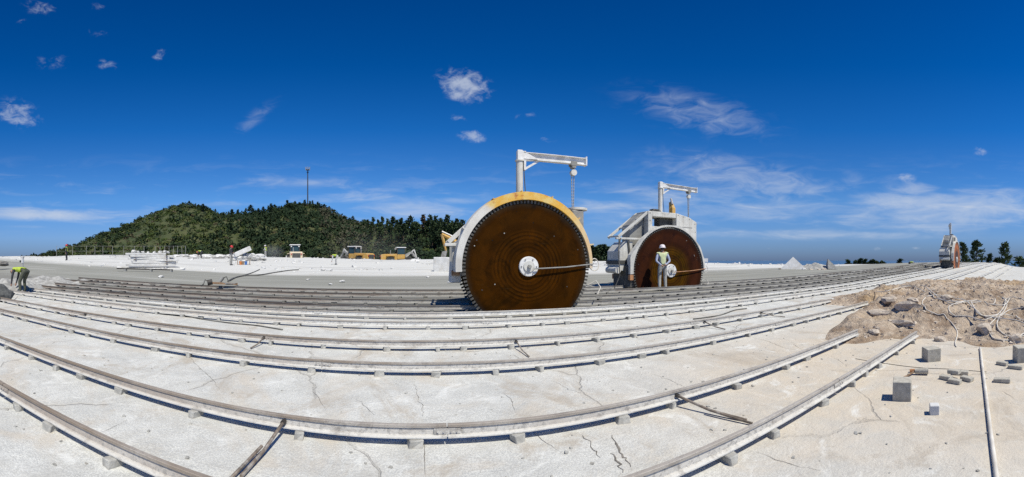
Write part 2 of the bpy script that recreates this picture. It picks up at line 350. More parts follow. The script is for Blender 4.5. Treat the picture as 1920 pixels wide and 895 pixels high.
def mat_blade(name, inner, outer, edge, R):
    t = NT(name); o = t.tc.outputs['Object']; x, y, z = t.sep(o)
    r = t.math('DIVIDE', t.math('SQRT', t.math('ADD', t.math('MULTIPLY', x, x), t.math('MULTIPLY', z, z))), R)
    n = t.noise(o, 2.2, 6, 0.6)
    col = t.mix(t.ramp(t.math('ADD', r, t.math('MULTIPLY', n, 0.22)), 0.48, 0.80), inner, outer)
    rings = t.math('SINE', t.math('ADD', t.math('MULTIPLY', r, 108.0), t.math('MULTIPLY', n, 1.5)))
    rmask = t.math('MULTIPLY', t.ramp(r, 0.50, 0.62, 1.0, 0.0), t.ramp(r, 0.20, 0.26))
    col = t.mix(t.math('MULTIPLY', t.ramp(rings, -0.2, 0.8), t.math('MULTIPLY', t.math('MULTIPLY', rmask, t.ramp(n, 0.35, 0.6, 0.5, 1.0)), 0.75)), col, tuple(c * 0.32 for c in inner))
    col = t.mix(t.ramp(t.math('ADD', r, t.math('MULTIPLY', n, 0.16)), 0.95, 1.06, 0.0, 0.85), col, edge)
    broad = t.math('SINE', t.math('ADD', t.math('MULTIPLY', r, 21.0), t.math('MULTIPLY', n, 2.2)))
    col = t.mix(t.ramp(broad, -0.3, 1.0, 0.0, 0.5), col, tuple(c * 0.5 for c in outer))
    pat = t.noise(o, 0.9, 7, 0.62, 0.8)
    col = t.mix(t.ramp(pat, 0.42, 0.66, 0.0, 1.0), col, (1.45, 1.35, 1.1), 'MULTIPLY')
    col = t.mix(t.ramp(t.noise(t.map(o, loc=(4, 0, 2)), 1.4, 8, 0.7, 1.2), 0.48, 0.68, 0.0, 1.0), col, (0.50, 0.58, 1.0), 'MULTIPLY')
    wipe = t.noise(t.map(o, (0.6, 1, 9.0)), 1.6, 6, 0.75)
    col = t.mix(t.ramp(wipe, 0.60, 0.74, 0.0, 0.22), col, (0.11, 0.07, 0.035))
    run = t.noise(t.map(o, (5.0, 1, 0.5)), 2.0, 6, 0.7)
    col = t.mix(t.ramp(run, 0.55, 0.75, 0.0, 0.45), col, tuple(c * 0.45 for c in outer))
    spots = t.ramp(t.noise(o, 11, 3, 0.5), 0.70, 0.735)
    col = t.mix(spots, col, (0.012, 0.010, 0.008))
    t.set('Base Color', col); t.set('Metallic', 0.0); t.b.inputs['Specular IOR Level'].default_value = 0.035
    t.set('Roughness', t.ramp(t.noise(o, 3.0, 6, 0.7), 0.3, 0.7, 0.30, 0.6))
    t.bump(t.math('ADD', t.math('MULTIPLY', t.math('MULTIPLY', rings, rmask), 0.4), t.noise(o, 14, 4)), 0.18, 0.012); return t.m
M = {}
M['ground'] = mat_ground(); M['soil'] = mat_soil()
M['rail_white'] = mat_rail('rail_dusty', (0.60, 0.585, 0.55), (0.36, 0.32, 0.27), (0.50, 0.455, 0.40), 0.75)
M['rail_brown'] = mat_rail('rail_brown', (0.52, 0.495, 0.455), (0.225, 0.175, 0.13), (0.37, 0.32, 0.275), 0.8)
M['rail_dark'] = mat_rail('rail_slurry', (0.29, 0.275, 0.25), (0.10, 0.08, 0.066), (0.20, 0.16, 0.13), 0.35)
M['block'] = simple('stone_block', (0.37, 0.36, 0.33), 0.9, var=0.25, scale=9, dirt=(0.30, 0.26, 0.21), bump=0.4)
M['block_dark'] = simple('stone_block_wet', (0.15, 0.145, 0.13), 0.9, var=0.3, scale=9, bump=0.4)
M['stone'] = simple('white_stone', (0.62, 0.61, 0.585), 0.9, var=0.12, scale=3, dirt=(0.42, 0.38, 0.32), dirt_amt=0.5, bump=0.4, bscale=14)
M['granite'] = simple('granite_cube', (0.44, 0.41, 0.345), 0.9, var=0.2, scale=14, dirt=(0.30, 0.26, 0.20), bump=0.35, bscale=30)
M['rock'] = simple('brown_rock', (0.54, 0.46, 0.37), 0.95, var=0.25, scale=3, dirt=(0.26, 0.20, 0.14), bump=0.6, bscale=10)
M['rock_dark'] = simple('dark_rock', (0.17, 0.16, 0.145), 0.95, var=0.3, scale=3, bump=0.6, bscale=10)
M['gravel'] = simple('grey_gravel', (0.36, 0.35, 0.325), 0.95, var=0.3, scale=6, dirt=(0.24, 0.23, 0.21), bump=0.9, bscale=9)
M['steel_rust'] = simple('rusty_steel', (0.17, 0.135, 0.105), 0.8, 0.0, var=0.4, scale=12, dirt=(0.40, 0.375, 0.34), dirt_amt=0.9)
M['steel_dark'] = simple('dark_steel', (0.055, 0.05, 0.045), 0.65, 0.3, var=0.35, scale=9, dirt=(0.16, 0.14, 0.12))
def mat_machine(name, base, dirt, amt):
    t = NT(name); o = t.tc.outputs['Object']; n = t.noise(o, 3, 6, 0.65)
    col = t.mix(t.ramp(n, 0.3, 0.7), tuple(c * 0.86 for c in base), tuple(c * 1.1 for c in base))
    run = t.noise(t.map(o, (7, 7, 0.5)), 1.6, 7, 0.7)                     # rain-washed slurry runs
    col = t.mix(t.math('MULTIPLY', t.ramp(run, 0.48, 0.66), amt), col, dirt)
    col = t.mix(t.ramp(t.noise(o, 1.4, 8, 0.7, 0.6), 0.50, 0.66, 0.0, 0.55), col, dirt)
    chip = t.noise(o, 17, 5, 0.7)
    col = t.mix(t.ramp(chip, 0.66, 0.70, 0.0, 0.8), col, (0.16, 0.085, 0.045))
    t.set('Base Color', col); t.set('Roughness', 0.72); t.bump(t.noise(o, 30, 5, 0.65), 0.2, 0.01); return t.m
M['machine_white'] = mat_machine('dusty_white_paint', (0.60, 0.585, 0.54), (0.37, 0.345, 0.30), 0.55)
M['machine_grey'] = simple('slurry_grey_paint', (0.29, 0.285, 0.265), 0.8, var=0.2, scale=3, dirt=(0.17, 0.16, 0.145), dirt_amt=0.7, bump=0.2)
M['machine_dark'] = simple('dark_fender', (0.06, 0.06, 0.056), 0.75, var=0.3, scale=5, dirt=(0.11, 0.105, 0.095), bump=0.2)
def mat_hood():
    t = NT('stained_hood'); o = t.tc.outputs['Object']; x, y, z = t.sep(o)
    n = t.noise(o, 2.4, 6, 0.6)
    col = t.mix(t.ramp(n, 0.3, 0.7), (0.50, 0.475, 0.43), (0.64, 0.62, 0.575))
    a = t.math('ADD', t.math('MULTIPLY', x, 0.55), t.math('ADD', z, t.math('MULTIPLY', n, 0.8)))
    yel = t.math('MULTIPLY', t.ramp(a, 2.35, 2.7), t.ramp(t.math('ADD', x, t.math('MULTIPLY', n, 0.5)), -1.15, -0.75))
    yel = t.math('MULTIPLY', yel, t.ramp(t.math('ADD', x, t.math('MULTIPLY', n, 0.6)), 1.35, 1.9, 1.0, 0.6))
    yc = t.mix(t.ramp(t.noise(o, 3.2, 5, 0.6), 0.35, 0.6), (0.60, 0.44, 0.15), (0.60, 0.33, 0.04))
    yc = t.mix(t.ramp(t.noise(t.map(o, loc=(3, 0, 1)), 2.6, 6, 0.65), 0.56, 0.70), yc, (0.36, 0.10, 0.02))
    col = t.mix(yel, col, yc)
    t.set('Base Color', col); t.set('Roughness', 0.75); t.bump(t.noise(o, 35, 4), 0.2, 0.01); return t.m
M['hood'] = mat_hood()
M['hood_rust'] = simple('rusty_hood_lining', (0.42, 0.20, 0.09), 0.85, var=0.3, scale=5, dirt=(0.30, 0.27, 0.23))
M['blade1'] = mat_blade('blade_brown', (0.045, 0.0150, 0.0005), (0.036, 0.0125, 0.0006), (0.030, 0.026, 0.018), 1.72)
M['blade2'] = mat_blade('blade_rusty', (0.068, 0.031, 0.002), (0.038, 0.0125, 0.006), (0.030, 0.018, 0.013), 1.9)
M['blade3'] = mat_blade('blade_orange', (0.055, 0.05, 0.047), (0.36, 0.13, 0.055), (0.33, 0.12, 0.05), 1.9)
M['tooth'] = simple('tooth_segment', (0.085, 0.080, 0.070), 0.6, 0.4, var=0.4, scale=11, dirt=(0.20, 0.18, 0.16))
M['white_paint'] = simple('white_paint', (0.72, 0.71, 0.69), 0.55, var=0.1, scale=6, dirt=(0.46, 0.43, 0.38), dirt_amt=0.5, bump=0.05)
M['yellow'] = mat_machine('machine_yellow', (0.54, 0.30, 0.05), (0.44, 0.36, 0.25), 0.7)
M['cream'] = simple('faded_cream', (0.60, 0.50, 0.34), 0.6, var=0.15, scale=3, dirt=(0.45, 0.40, 0.33), bump=0.05)
M['rubber'] = simple('rubber', (0.04, 0.038, 0.035), 0.9, var=0.3, scale=6, dirt=(0.22, 0.21, 0.19), dirt_amt=0.7)
t_ = NT('cab_glass'); t_.set('Base Color', (0.03, 0.06, 0.075, 1)); t_.set('Roughness', 0.08); M['glass'] = t_.m
M['hose_white'] = simple('white_hose', (0.64, 0.60, 0.53), 0.6, var=0.15, scale=4, dirt=(0.44, 0.38, 0.30), dirt_amt=0.5, bump=0)
M['hose_dark'] = simple('dark_hose', (0.07, 0.068, 0.062), 0.7, var=0.3, scale=4, dirt=(0.25, 0.24, 0.22), bump=0)
M['wire'] = simple('galvanised', (0.42, 0.41, 0.39), 0.5, 0.5, var=0.15, scale=10, bump=0)
M['blue'] = simple('blue_plastic', (0.05, 0.15, 0.42), 0.5, var=0.15, bump=0); M['orange'] = simple('orange_plastic', (0.58, 0.20, 0.05), 0.5, var=0.15, bump=0)
M['red'] = simple('red_plastic', (0.52, 0.03, 0.03), 0.4, var=0.1, bump=0); M['wood'] = simple('weathered_wood', (0.27, 0.17, 0.10), 0.9, var=0.3, scale=9)
M['sack'] = simple('grey_sacking', (0.07, 0.072, 0.07), 0.95, var=0.3, scale=6, dirt=(0.15, 0.15, 0.14), bump=0.5, bscale=12)
M['hivis'] = simple('hivis_vest', (0.40, 0.50, 0.05), 0.7, var=0.15, scale=10, bump=0.1); M['hivis_pale'] = simple('faded_vest', (0.58, 0.62, 0.36), 0.7, var=0.12, scale=10, bump=0.1)
M['strip'] = simple('reflective_strip', (0.72, 0.72, 0.70), 0.4, var=0.05, bump=0)
M['skin'] = simple('skin', (0.36, 0.20, 0.13), 0.6, var=0.1, bump=0); M['hair'] = simple('black_hair', (0.012, 0.010, 0.009), 0.6, var=0.2, bump=0)
for k, c in {'shirt_blue': (0.34, 0.37, 0.48), 'shirt_dark': (0.05, 0.05, 0.055), 'shirt_white': (0.5, 0.5, 0.5), 'trousers_grey': (0.36, 0.35, 0.32), 'trousers_dark': (0.035, 0.036, 0.042),
             'trousers_green': (0.075, 0.08, 0.055), 'trousers_white': (0.42, 0.41, 0.39), 'shoe': (0.045, 0.042, 0.04)}.items():
    M[k] = simple(k, c, 0.9, var=0.22, scale=11, bump=0.3, bscale=26)
M['helmet_white'] = simple('helmet_white', (0.72, 0.66, 0.66), 0.35, var=0.04, bump=0)
M['bark'] = simple('pine_bark', (0.11, 0.075, 0.05), 0.95, var=0.3, scale=8)
def mat_leaf(name, attr=False, c=(0.05, 0.085, 0.03)):
    t = NT(name)
    if attr:
        a = t.n.new('ShaderNodeAttribute'); a.attribute_name = 'tone'; col = a.outputs['Color']
    else:
        n = t.noise(t.pos(True), 1.1, 3); col = t.mix(t.ramp(n, 0.3, 0.7), tuple(x * 0.6 for x in c), tuple(x * 1.45 for x in c))
    t.set('Base Color', col); t.set('Roughness', 0.75); t.b.inputs['Specular IOR Level'].default_value = 0.2; return t.m
M['foliage'] = mat_leaf('hill_scrub', True); M['needle'] = mat_leaf('pine_needles', c=(0.040, 0.062, 0.026)); M['needle2'] = mat_leaf('pine_needles_light', c=(0.062, 0.090, 0.036))
M['needle_brown'] = mat_leaf('pine_needles_browned', c=(0.085, 0.060, 0.032))
def mat_hill():
    t = NT('hillside'); p = t.pos(True); n = t.noise(p, 0.05, 7, 0.65, 0.5); m = t.noise(p, 0.35, 5, 0.6)
    col = t.mix(t.ramp(n, 0.35, 0.65), (0.035, 0.050, 0.015), (0.075, 0.082, 0.025))
    col = t.mix(t.ramp(m, 0.55, 0.72, 0, 0.7), col, (0.10, 0.075, 0.045))
    t.set('Base Color', col); t.set('Roughness', 0.95); t.bump(m, 0.8, 0.8); return t.m
M['hill'] = mat_hill()
t_ = NT('sea_water'); t_.set('Base Color', (0.020, 0.055, 0.10, 1)); t_.set('Roughness', 0.25); t_.bump(t_.noise(t_.pos(True), 0.02, 5), 0.4, 3.0); M['sea'] = t_.m
M['crack'] = simple('dark_crack', (0.19, 0.17, 0.145), 1.0, var=0.3, scale=20, bump=0)  # dark colour of the crack strips laid on the floor

# ------------------------------------------------------------------ ground, sea, hill, soil
def ground():
    rings = [0.0]; r = 0.35
    while r < 70: rings.append(r); r *= 1.045 if r < 20 else 1.03
    while r < 420: rings.append(r); r *= 1.12
    n = 360; mb = MB(); mb.v.append((0, 0, gz(0, 0)))
    for r in rings[1:]:
        for k in range(n):
            a = 2 * math.pi * k / n; x, y = r * math.sin(a), r * math.cos(a); mb.v.append((x, y, gz(x, y)))
    for k in range(n): mb.f.append((0, 1 + k, 1 + (k + 1) % n))
    for i in range(len(rings) - 2):
        for k in range(n):
            k2 = (k + 1) % n; mb.f.append((1 + i*n + k, 1 + i*n + k2, 1 + (i+1)*n + k2, 1 + (i+1)*n + k))
    mb.m = [0] * len(mb.f)
    return tag(mb.build('ground', M['ground'], smooth='all'), 'pale granite quarry floor with grey slurry band under the far rails', kind='structure')
ground_o = ground()
def sea():
    n, mb = 96, MB(); R = 90000.0; mb.v.append((0, 0, -260))
    for k in range(n): mb.v.append((R * math.sin(2*math.pi*k/n), R * math.cos(2*math.pi*k/n), -260))
    mb.f = [(0, 1 + k, 1 + (k + 1) % n) for k in range(n)]; mb.m = [0] * n
    tag(mb.build('sea', M['sea']), 'dark blue sea beyond the quarry edge', kind='structure')
    # the mountain's flank from the quarry down to the sea
    mb = MB(); rr = [330, 420, 700, 1200, 2000, 3200]
    for i, r in enumerate(rr):
        for k in range(n):
            a = 2*math.pi*k/n; z = lerp(-37.5, -262, (r - 330) / 2800) + (12 * fbm(a * 5, r * 0.002, 2) if i else 0); mb.v.append((r*math.sin(a), r*math.cos(a), z))
    for i in range(len(rr) - 1):
        for k in range(n): k2 = (k+1) % n; mb.f.append((i*n+k, i*n+k2, (i+1)*n+k2, (i+1)*n+k)); mb.m.append(0)
    tag(mb.build('terrain', M['hill'], smooth='all'), 'wooded mountain flank falling to the sea', kind='structure')
sea()
SIL = [(-40, 497), (20, 490), (60, 482), (100, 473), (150, 458), (200, 437), (250, 418), (300, 398), (330, 388), (350, 384), (375, 390), (400, 400), (430, 405), (470, 402), (510, 398), (545, 389), (575, 386),
       (600, 389), (625, 401), (645, 412), (680, 420), (720, 430), (800, 440), (860, 446), (920, 452), (1000, 458), (1060, 466), (1105, 474), (1150, 482), (1200, 494), (1260, 510)]
RID = [(-40, 330), (60, 320), (350, 260), (430, 262), (575, 250), (645, 240), (700, 190), (780, 150), (900, 140), (1100, 150), (1260, 170)]
def hill_z(px, s):                        # s 0 at the foot, 1 at the ridge, 2 behind it
    rid = interp(RID, px); foot = rid * 0.42; zr = H0 + (Y0 - interp(SIL, px)) / F * rid; zf = -14.0
    if s <= 1: r = lerp(foot, rid, s); z = lerp(zf, zr, (0.72 * s + 0.28 * sst(0, 1, s)))
    else: r = lerp(rid, rid * 1.6, s - 1); z = lerp(zr, zf - 25, sst(0, 1, s - 1))
    a = az_of(px); x, y = r * math.sin(a), r * math.cos(a)
    z += (2.6 * fbm(x, y, 0.5, 0.022) + 0.8 * fbm(x, y, 2.5, 0.09)) * sst(0, 0.25, s) * (1 - 0.75 * sst(0.7, 1.0, s) * (1 - sst(1.0, 1.2, s)))
    return Vector((x, y, z))
def hill():
    cols = [-40 + i * 6.5 for i in range(201)]; ss = [i / 34 for i in range(35)] + [1 + i / 10 for i in range(1, 11)]
    mb = MB(); n = len(ss)
    for px in cols:
        for s in ss: mb.v.append(tuple(hill_z(px, s)))
    for i in range(len(cols) - 1):
        for j in range(n - 1): mb.f.append((i*n+j, (i+1)*n+j, (i+1)*n+j+1, i*n+j+1)); mb.m.append(0)
    tag(mb.build('hill', M['hill'], smooth='all'), 'scrub covered hill with two summits behind the quarry', kind='structure')
hill()
def scrub():
    rnd = random.Random(21); vs, fs, tones = [], [], []
    def clump(c, w, h, tone, n):
        for _ in range(n):
            while True:
                d = Vector((rnd.uniform(-1, 1), rnd.uniform(-1, 1), rnd.uniform(-0.5, 1)))
                if 0.15 < d.length < 1: break
            p = c + Vector((d.x * w, d.y * w, (d.z + 0.4) * h * 0.7)); s = rnd.uniform(0.16, 0.34) * w
            u = Vector((rnd.gauss(0, 1), rnd.gauss(0, 1), rnd.gauss(0, 1))).normalized(); v = u.orthogonal().normalized() * s * 0.75; u = u * s
            o = len(vs); vs.extend([p - u, p - v * 0.8, p + u, p + v]); fs.append((o, o+1, o+2, o+3))
            k = rnd.uniform(0.82, 1.2); tones.append((tone[0]*k, tone[1]*k, tone[2]*k, 1))
    for i in range(4300):
        px = rnd.uniform(20, 1230); s = rnd.uniform(0.12, 1.04) ** 0.85; p = hill_z(px, min(s, 1.05)); near = p.length / 250
        zone = 0.5 * (fbm(p.x, p.y, 9.1, 0.018) + fbm(p.x, p.y, 5.1, 0.05))
        dark = sst(400, 480, px) * (0.95 if px < 660 else 0.62); q = rnd.random()
        if q < 0.18 + 0.72 * dark + zone * 0.25: tone, w, h = (0.015, 0.029, 0.010), rnd.uniform(1.5, 2.9), rnd.uniform(2.0, 3.6)
        elif q < 0.9: tone, w, h = rnd.choice([(0.052, 0.075, 0.016), (0.034, 0.055, 0.014), (0.066, 0.080, 0.021)]), rnd.uniform(0.9, 2.1), rnd.uniform(0.8, 1.7)
        else: tone, w, h = (0.075, 0.060, 0.034), rnd.uniform(0.9, 1.8), rnd.uniform(0.8, 1.4)
        if px > 690: w *= 0.8; h *= 0.85
        if 600 < px < 760 and rnd.random() < 0.45: tone = (0.058, 0.058, 0.034)
        clump(p, w * 1.1, h, tone, 34)
    for i in range(2600):        # low heath between the bushes
        px = rnd.uniform(40, 700); p = hill_z(px, rnd.uniform(0.1, 1.02)); k = rnd.random()
        clump(p, rnd.uniform(0.7, 1.5), rnd.uniform(0.4, 0.9), rnd.choice([(0.080, 0.098, 0.024), (0.058, 0.080, 0.02), (0.070, 0.072, 0.030), (0.035, 0.055, 0.016)]), 16)
    for i in range(1300):        # lower belt hiding the hill's foot
        px = rnd.uniform(330, 1190); p = hill_z(px, rnd.uniform(0.10, 0.5)); k = rnd.random()
        clump(p, rnd.uniform(0.9, 1.7), rnd.uniform(1.0, 2.2), (0.032, 0.05, 0.02) if k < 0.6 else (0.06, 0.075, 0.028), 30)
    me = bpy.data.meshes.new('hill_scrub'); me.from_pydata([tuple(v) for v in vs], [], fs); me.materials.append(M['foliage'])
    at = me.attributes.new('tone', 'FLOAT_COLOR', 'FACE'); at.data.foreach_set('color', [c for t in tones for c in t])
    o = bpy.data.objects.new('hill_scrub', me); COL.objects.link(o); tag(o, 'dense green scrub and low trees covering the hill', kind='stuff')
scrub()
def soil():
    mb = MB(); xs = [5.9 + i * 0.11 for i in range(170)]; ys = [-9 + j * 0.11 for j in range(146)]
    for x in xs:
        for y in ys:
            e0 = 7.15 + 0.5 * fbm(0, y, 2.0, 0.9) + 3.6 * sst(3.9, 4.7, y) - 0.9 * sst(2.4, 3.2, y) * (1 - sst(3.5, 4.2, y)) + 0.4 * sst(2.0, -2.0, y)
            d = min((x - e0), 6.85 - y + 0.5 * fbm(x, 0, 6, 0.8), (23.4 - 1.5 * sst(2, 4, y) - x) * 0.8)
            k = sst(-0.05, 1.6, d); rise = (0.20 + 0.30 * sst(0.5, 4.5, d)) * k
            h = -0.10 + 0.12 * sst(-0.4, 0.15, d) + rise
            h += k * (0.22 * fbm(x, y, 1.0, 0.7, 5) + 0.15 * abs(fbm(x, y, 4.0, 2.2, 4)) - 0.16 * sst(0.35, 0.9, abs(fbm(x + y, y, 8.0, 0.5, 3)) * 1.6)) + sst(-0.1, 0.5, d) * 0.05 * fbm(x, y, 5, 5.0, 3)
            mb.v.append((x, y, gz(x, y) + h))
    n = len(ys)
    for i in range(len(xs) - 1):
        for j in range(n - 1): mb.f.append((i*n+j, (i+1)*n+j, (i+1)*n+j+1, i*n+j+1)); mb.m.append(0)
    return tag(mb.build('soil_bank', M['soil'], smooth='all'), 'dug up brown soil and rubble between the rail ends', kind='structure')
soil_o = soil()
from mathutils.bvhtree import BVHTree
_soil = BVHTree.FromPolygons([v.co for v in soil_o.data.vertices], [tuple(p.vertices) for p in soil_o.data.polygons])
def surf(x, y):
    h = _soil.ray_cast(Vector((x, y, 20)), Vector((0, 0, -1)))
    return max(gz(x, y), h[0].z if h[0] else -99)
def on_surf(px, py):
    a = az_of(px); s, c = math.sin(a), math.cos(a); k = (py - Y0) / F; r = 1.0
    while r < 60:
        if H0 - k * r <= surf(r * s, r * c): break
        r += 0.03
    return Vector((r * s, r * c, surf(r * s, r * c)))
def rock_mesh(name, mat, seed, n=2, sq=(1, 1, 0.7), rough=0.3):
    bm = bmesh.new(); bmesh.ops.create_icosphere(bm, subdivisions=n, radius=1.0)
    for v in bm.verts:
        c = v.co.copy(); k = 1 + rough * mn.noise(c * 1.1 + Vector((seed * 3.7, seed, 0))) * 1.6 + rough * 0.4 * mn.noise(c * 3 + Vector((seed, 0, 5)))
        v.co = Vector((c.x * sq[0], c.y * sq[1], c.z * sq[2])) * k
    bmesh.ops.dissolve_limit(bm, angle_limit=R_(9), verts=bm.verts, edges=bm.edges)
    me = bpy.data.meshes.new(name); bm.to_mesh(me); bm.free(); me.materials.append(mat); return me
ROCKS = [rock_mesh('rock', M['rock'], i, 2, (1, 0.8, 0.6), 0.35) for i in range(4)]
WROCKS = [rock_mesh('boulder', M['stone'], i + 9, 2, (1, 0.85, 0.7), 0.4) for i in range(3)]
def put(me, name, loc, scale, rz=0.0, rx=0.0, **k):
    o = bpy.data.objects.new(name, me); COL.objects.link(o); o.location = loc; o.rotation_euler = (rx, 0, rz)
    o.scale = scale if isinstance(scale, (tuple, list)) else (scale,) * 3; return tag(o, **k)
def rubble_mesh(spots, rnd, smin, smax):
    mb = MB()
    for p in spots:
        s = rnd.uniform(smin, smax); pts = []
        for sx in (-1, 1):
            for sy in (-1, 1):
                for sz in (-1, 1): pts.append((sx * s * rnd.uniform(0.35, 1), sy * s * rnd.uniform(0.35, 1), sz * s * rnd.uniform(0.3, 0.75)))
        mb.add(pts, [(0,1,3,2),(4,6,7,5),(0,4,5,1),(2,3,7,6),(0,2,6,4),(1,5,7,3)], 0, Matrix.Translation(p) @ Matrix.Rotation(rnd.uniform(0, 6), 4, 'Z') @ Matrix.Rotation(rnd.uniform(-.5, .5), 4, 'X'))
    return mb

# ------------------------------------------------------------------ rails
GAPZ, RH = 0.065, 0.100
PROF = [(-0.048, 0), (0.048, 0), (0.048, 0.010), (0.010, 0.020), (0.006, 0.070), (0.019, 0.077), (0.020, 0.097), (0.016, RH), (-0.016, RH), (-0.020, 0.097), (-0.019, 0.077), (-0.006, 0.070), (-0.010, 0.020), (-0.048, 0.010)]
RAIL_Y = [2.10, 3.19, 4.88, 6.10, 7.70, 8.80, 9.80, 10.93, 12.40, 13.55]
RAIL_SPAN = [(-9.0, 7.25), (-11.5, 6.85), (-15.0, 11.2), (-15.5, 11.0), (-13.6, 74), (-14.8, 74), (-16.1, 60), (-15.9, 60), (-16.2, 55), (-16.4, 52)]
RAIL_MAT = ['rail_brown', 'rail_brown', 'rail_brown', 'rail_brown', 'rail_white', 'rail_white', 'rail_dark', 'rail_dark', 'rail_dark', 'rail_dark']
RAIL_WORD = ['nearest', 'second', 'third', 'fourth', 'fifth', 'sixth', 'seventh', 'eighth', 'ninth', 'tenth and farthest']
RAIL_NOTE = ['dusty brown, edge cut', 'dusty brown', 'dusty brown', 'dusty brown', 'white dusted', 'white dusted', 'dark wet', 'dark wet', 'dark wet', 'dark wet']
def rail_seg(x0, x1, y, org, mat, rnd, phase):
    mb = MB(); n = max(1, int((x1 - x0) / 0.8)); k = len(PROF); lean = rnd.uniform(-0.02, 0.02)
    for i in range(n + 1):
        x = lerp(x0, x1, i / n); yy = y + 0.022 * math.sin(x * 0.35 + phase) + 0.012 * math.sin(x * 0.9 + 2 * phase); zz = gz(x, yy) + GAPZ
        for a, b in PROF: mb.v.append((x - org[0], yy + a + lean * b - org[1], zz + b - org[2]))
    for i in range(n):
        for j in range(k): j2 = (j + 1) % k; mb.f.append((i*k+j, i*k+j2, (i+1)*k+j2, (i+1)*k+j)); mb.m.append(0)
    mb.f.append(tuple(range(k))); mb.f.append(tuple(n*k + j for j in range(k))); mb.m += [0, 0]
    return mb
plate_mb = MB()
for s in (-1, 1):
    plate_mb.box((-0.11, s * 0.014 - 0.004, 0.024), (0.11, s * 0.014 + 0.004, 0.068))
    for bx in (-0.08, -0.03, 0.03, 0.08): plate_mb.tube([(bx, s * 0.017, 0.046), (bx, s * 0.029, 0.046)], 0.008, 6)
plate_me = {m_: plate_mb.mesh('fishplate', M[m_]) for m_ in ('rail_white', 'rail_brown', 'rail_dark')}
def rail_line(name, y, x0, x1, mat, label, group, seed, seg=7.8):
    rnd = random.Random(seed); o = empty(name, (x0, y, gz(x0, y)), label=label, cat='rail', group=group); org = o.location.copy()
    x = x0; phase = rnd.uniform(0, 6); first = rnd.uniform(3, seg)
    while x < x1 - 0.2:
        e = min(x1, x + (first if x == x0 else seg)); e = x1 if x1 - e < 1 else e
        # each length keeps its own zero height at the rail foot
        zb = gz((x + e) / 2, y) + GAPZ; b = (x, y, zb)
        ob = rail_seg(x + 0.005, e - 0.005, y, b, mat, rnd, phase).build('rail_length', M[mat], o); ob.location = Vector(b) - org
        if e < x1:
            yy = y + 0.022 * math.sin(e * 0.35 + phase) + 0.012 * math.sin(e * 0.9 + 2 * phase)
            p = bpy.data.objects.new('fishplate', plate_me[mat]); COL.objects.link(p); p.parent = o; p.location = Vector((e, yy, gz(e, yy) + GAPZ)) - org
        x = e
    return o, phase
BLK = []
for i in range(6):
    rnd = random.Random(50 + i); w, d, h = rnd.uniform(0.034, 0.056), rnd.uniform(0.058, 0.075), GAPZ
    pts = [(sx * w * rnd.uniform(0.6, 1.2), sy * d * rnd.uniform(0.7, 1.15), (h - 0.003 if sz else -0.02) ) for sz in (0, 1) for sx, sy in ((-1, -1), (1, -1), (1, 1), (-1, 1))]
    mb = MB().add(pts, [(0,3,2,1),(4,5,6,7),(0,1,5,4),(1,2,6,5),(2,3,7,6),(3,0,4,7)])
    BLK.append((mb.mesh('packing_block', M['block'], bevel=0.006), mb.mesh('packing_block', M['block_dark'], bevel=0.006)))
far_blocks = [[], []]
far_list = []
for i, (y, (x0, x1), mt) in enumerate(zip(RAIL_Y, RAIL_SPAN, RAIL_MAT)):
    o, ph = rail_line('steel_rail', y, x0, x1, mt, f'{RAIL_NOTE[i]} steel rail, {RAIL_WORD[i]} of ten lines from the camera', 'parallel rails across the quarry floor', 100 + i)
    rnd = random.Random(300 + i); x = x0 + 0.15; n = 0
    while x < x1:
        yy = y + 0.022 * math.sin(x * 0.35 + ph) + 0.012 * math.sin(x * 0.9 + 2 * ph)
        far_list.append((math.hypot(x, yy), i, n, x, yy + rnd.uniform(-0.035, 0.0), rnd.uniform(-0.35, 0.35) + rnd.choice([0, 0, 0, 1.57]), rnd.randrange(6), rnd.uniform(0.85, 1.2)))
        n += 1; x += rnd.choice([rnd.uniform(0.6, 0.9), rnd.uniform(0.7, 1.05), rnd.uniform(0.4, 0.6)])
far_list.sort()
vis = [b for b in far_list if -1.12 < math.atan2(b[3], b[4]) < 1.6]
keep = vis[:270]; rest = vis[270:]
keep.sort(key=lambda b: (b[1], b[3])); cnt = {}
for (r, i, n, x, y, rz, v, s) in keep:
    j = cnt.get(i, 0); cnt[i] = j + 1; dark = i >= 6
    put(BLK[v][1 if dark else 0], 'packing_block', (x, y, gz(x, y)), (s * random.uniform(.75, 1.3), s * random.uniform(.8, 1.15), 1), rz, label=f'{"dark wet" if dark else "grey"} stone block under the {RAIL_WORD[i].split(" ")[0]} rail line, {ORD[j]} visible block from its left end', cat='block', group='stone blocks packed under the rails')
for dk in (0, 1):
    mb = MB()
    for (r, i, n, x, y, rz, v, s) in rest:
        if (i >= 6) == bool(dk): mb.box((-0.09, -0.10, -0.02), (0.09, 0.10, GAPZ - 0.003), 0, Matrix.Translation((x, y, gz(x, y))) @ Matrix.Rotation(rz, 4, 'Z'))
    tag(mb.build('packing_blocks', M['block_dark' if dk else 'block']), 'distant %s stone blocks under the far stretches of the rails' % ('dark' if dk else 'pale'), kind='stuff')
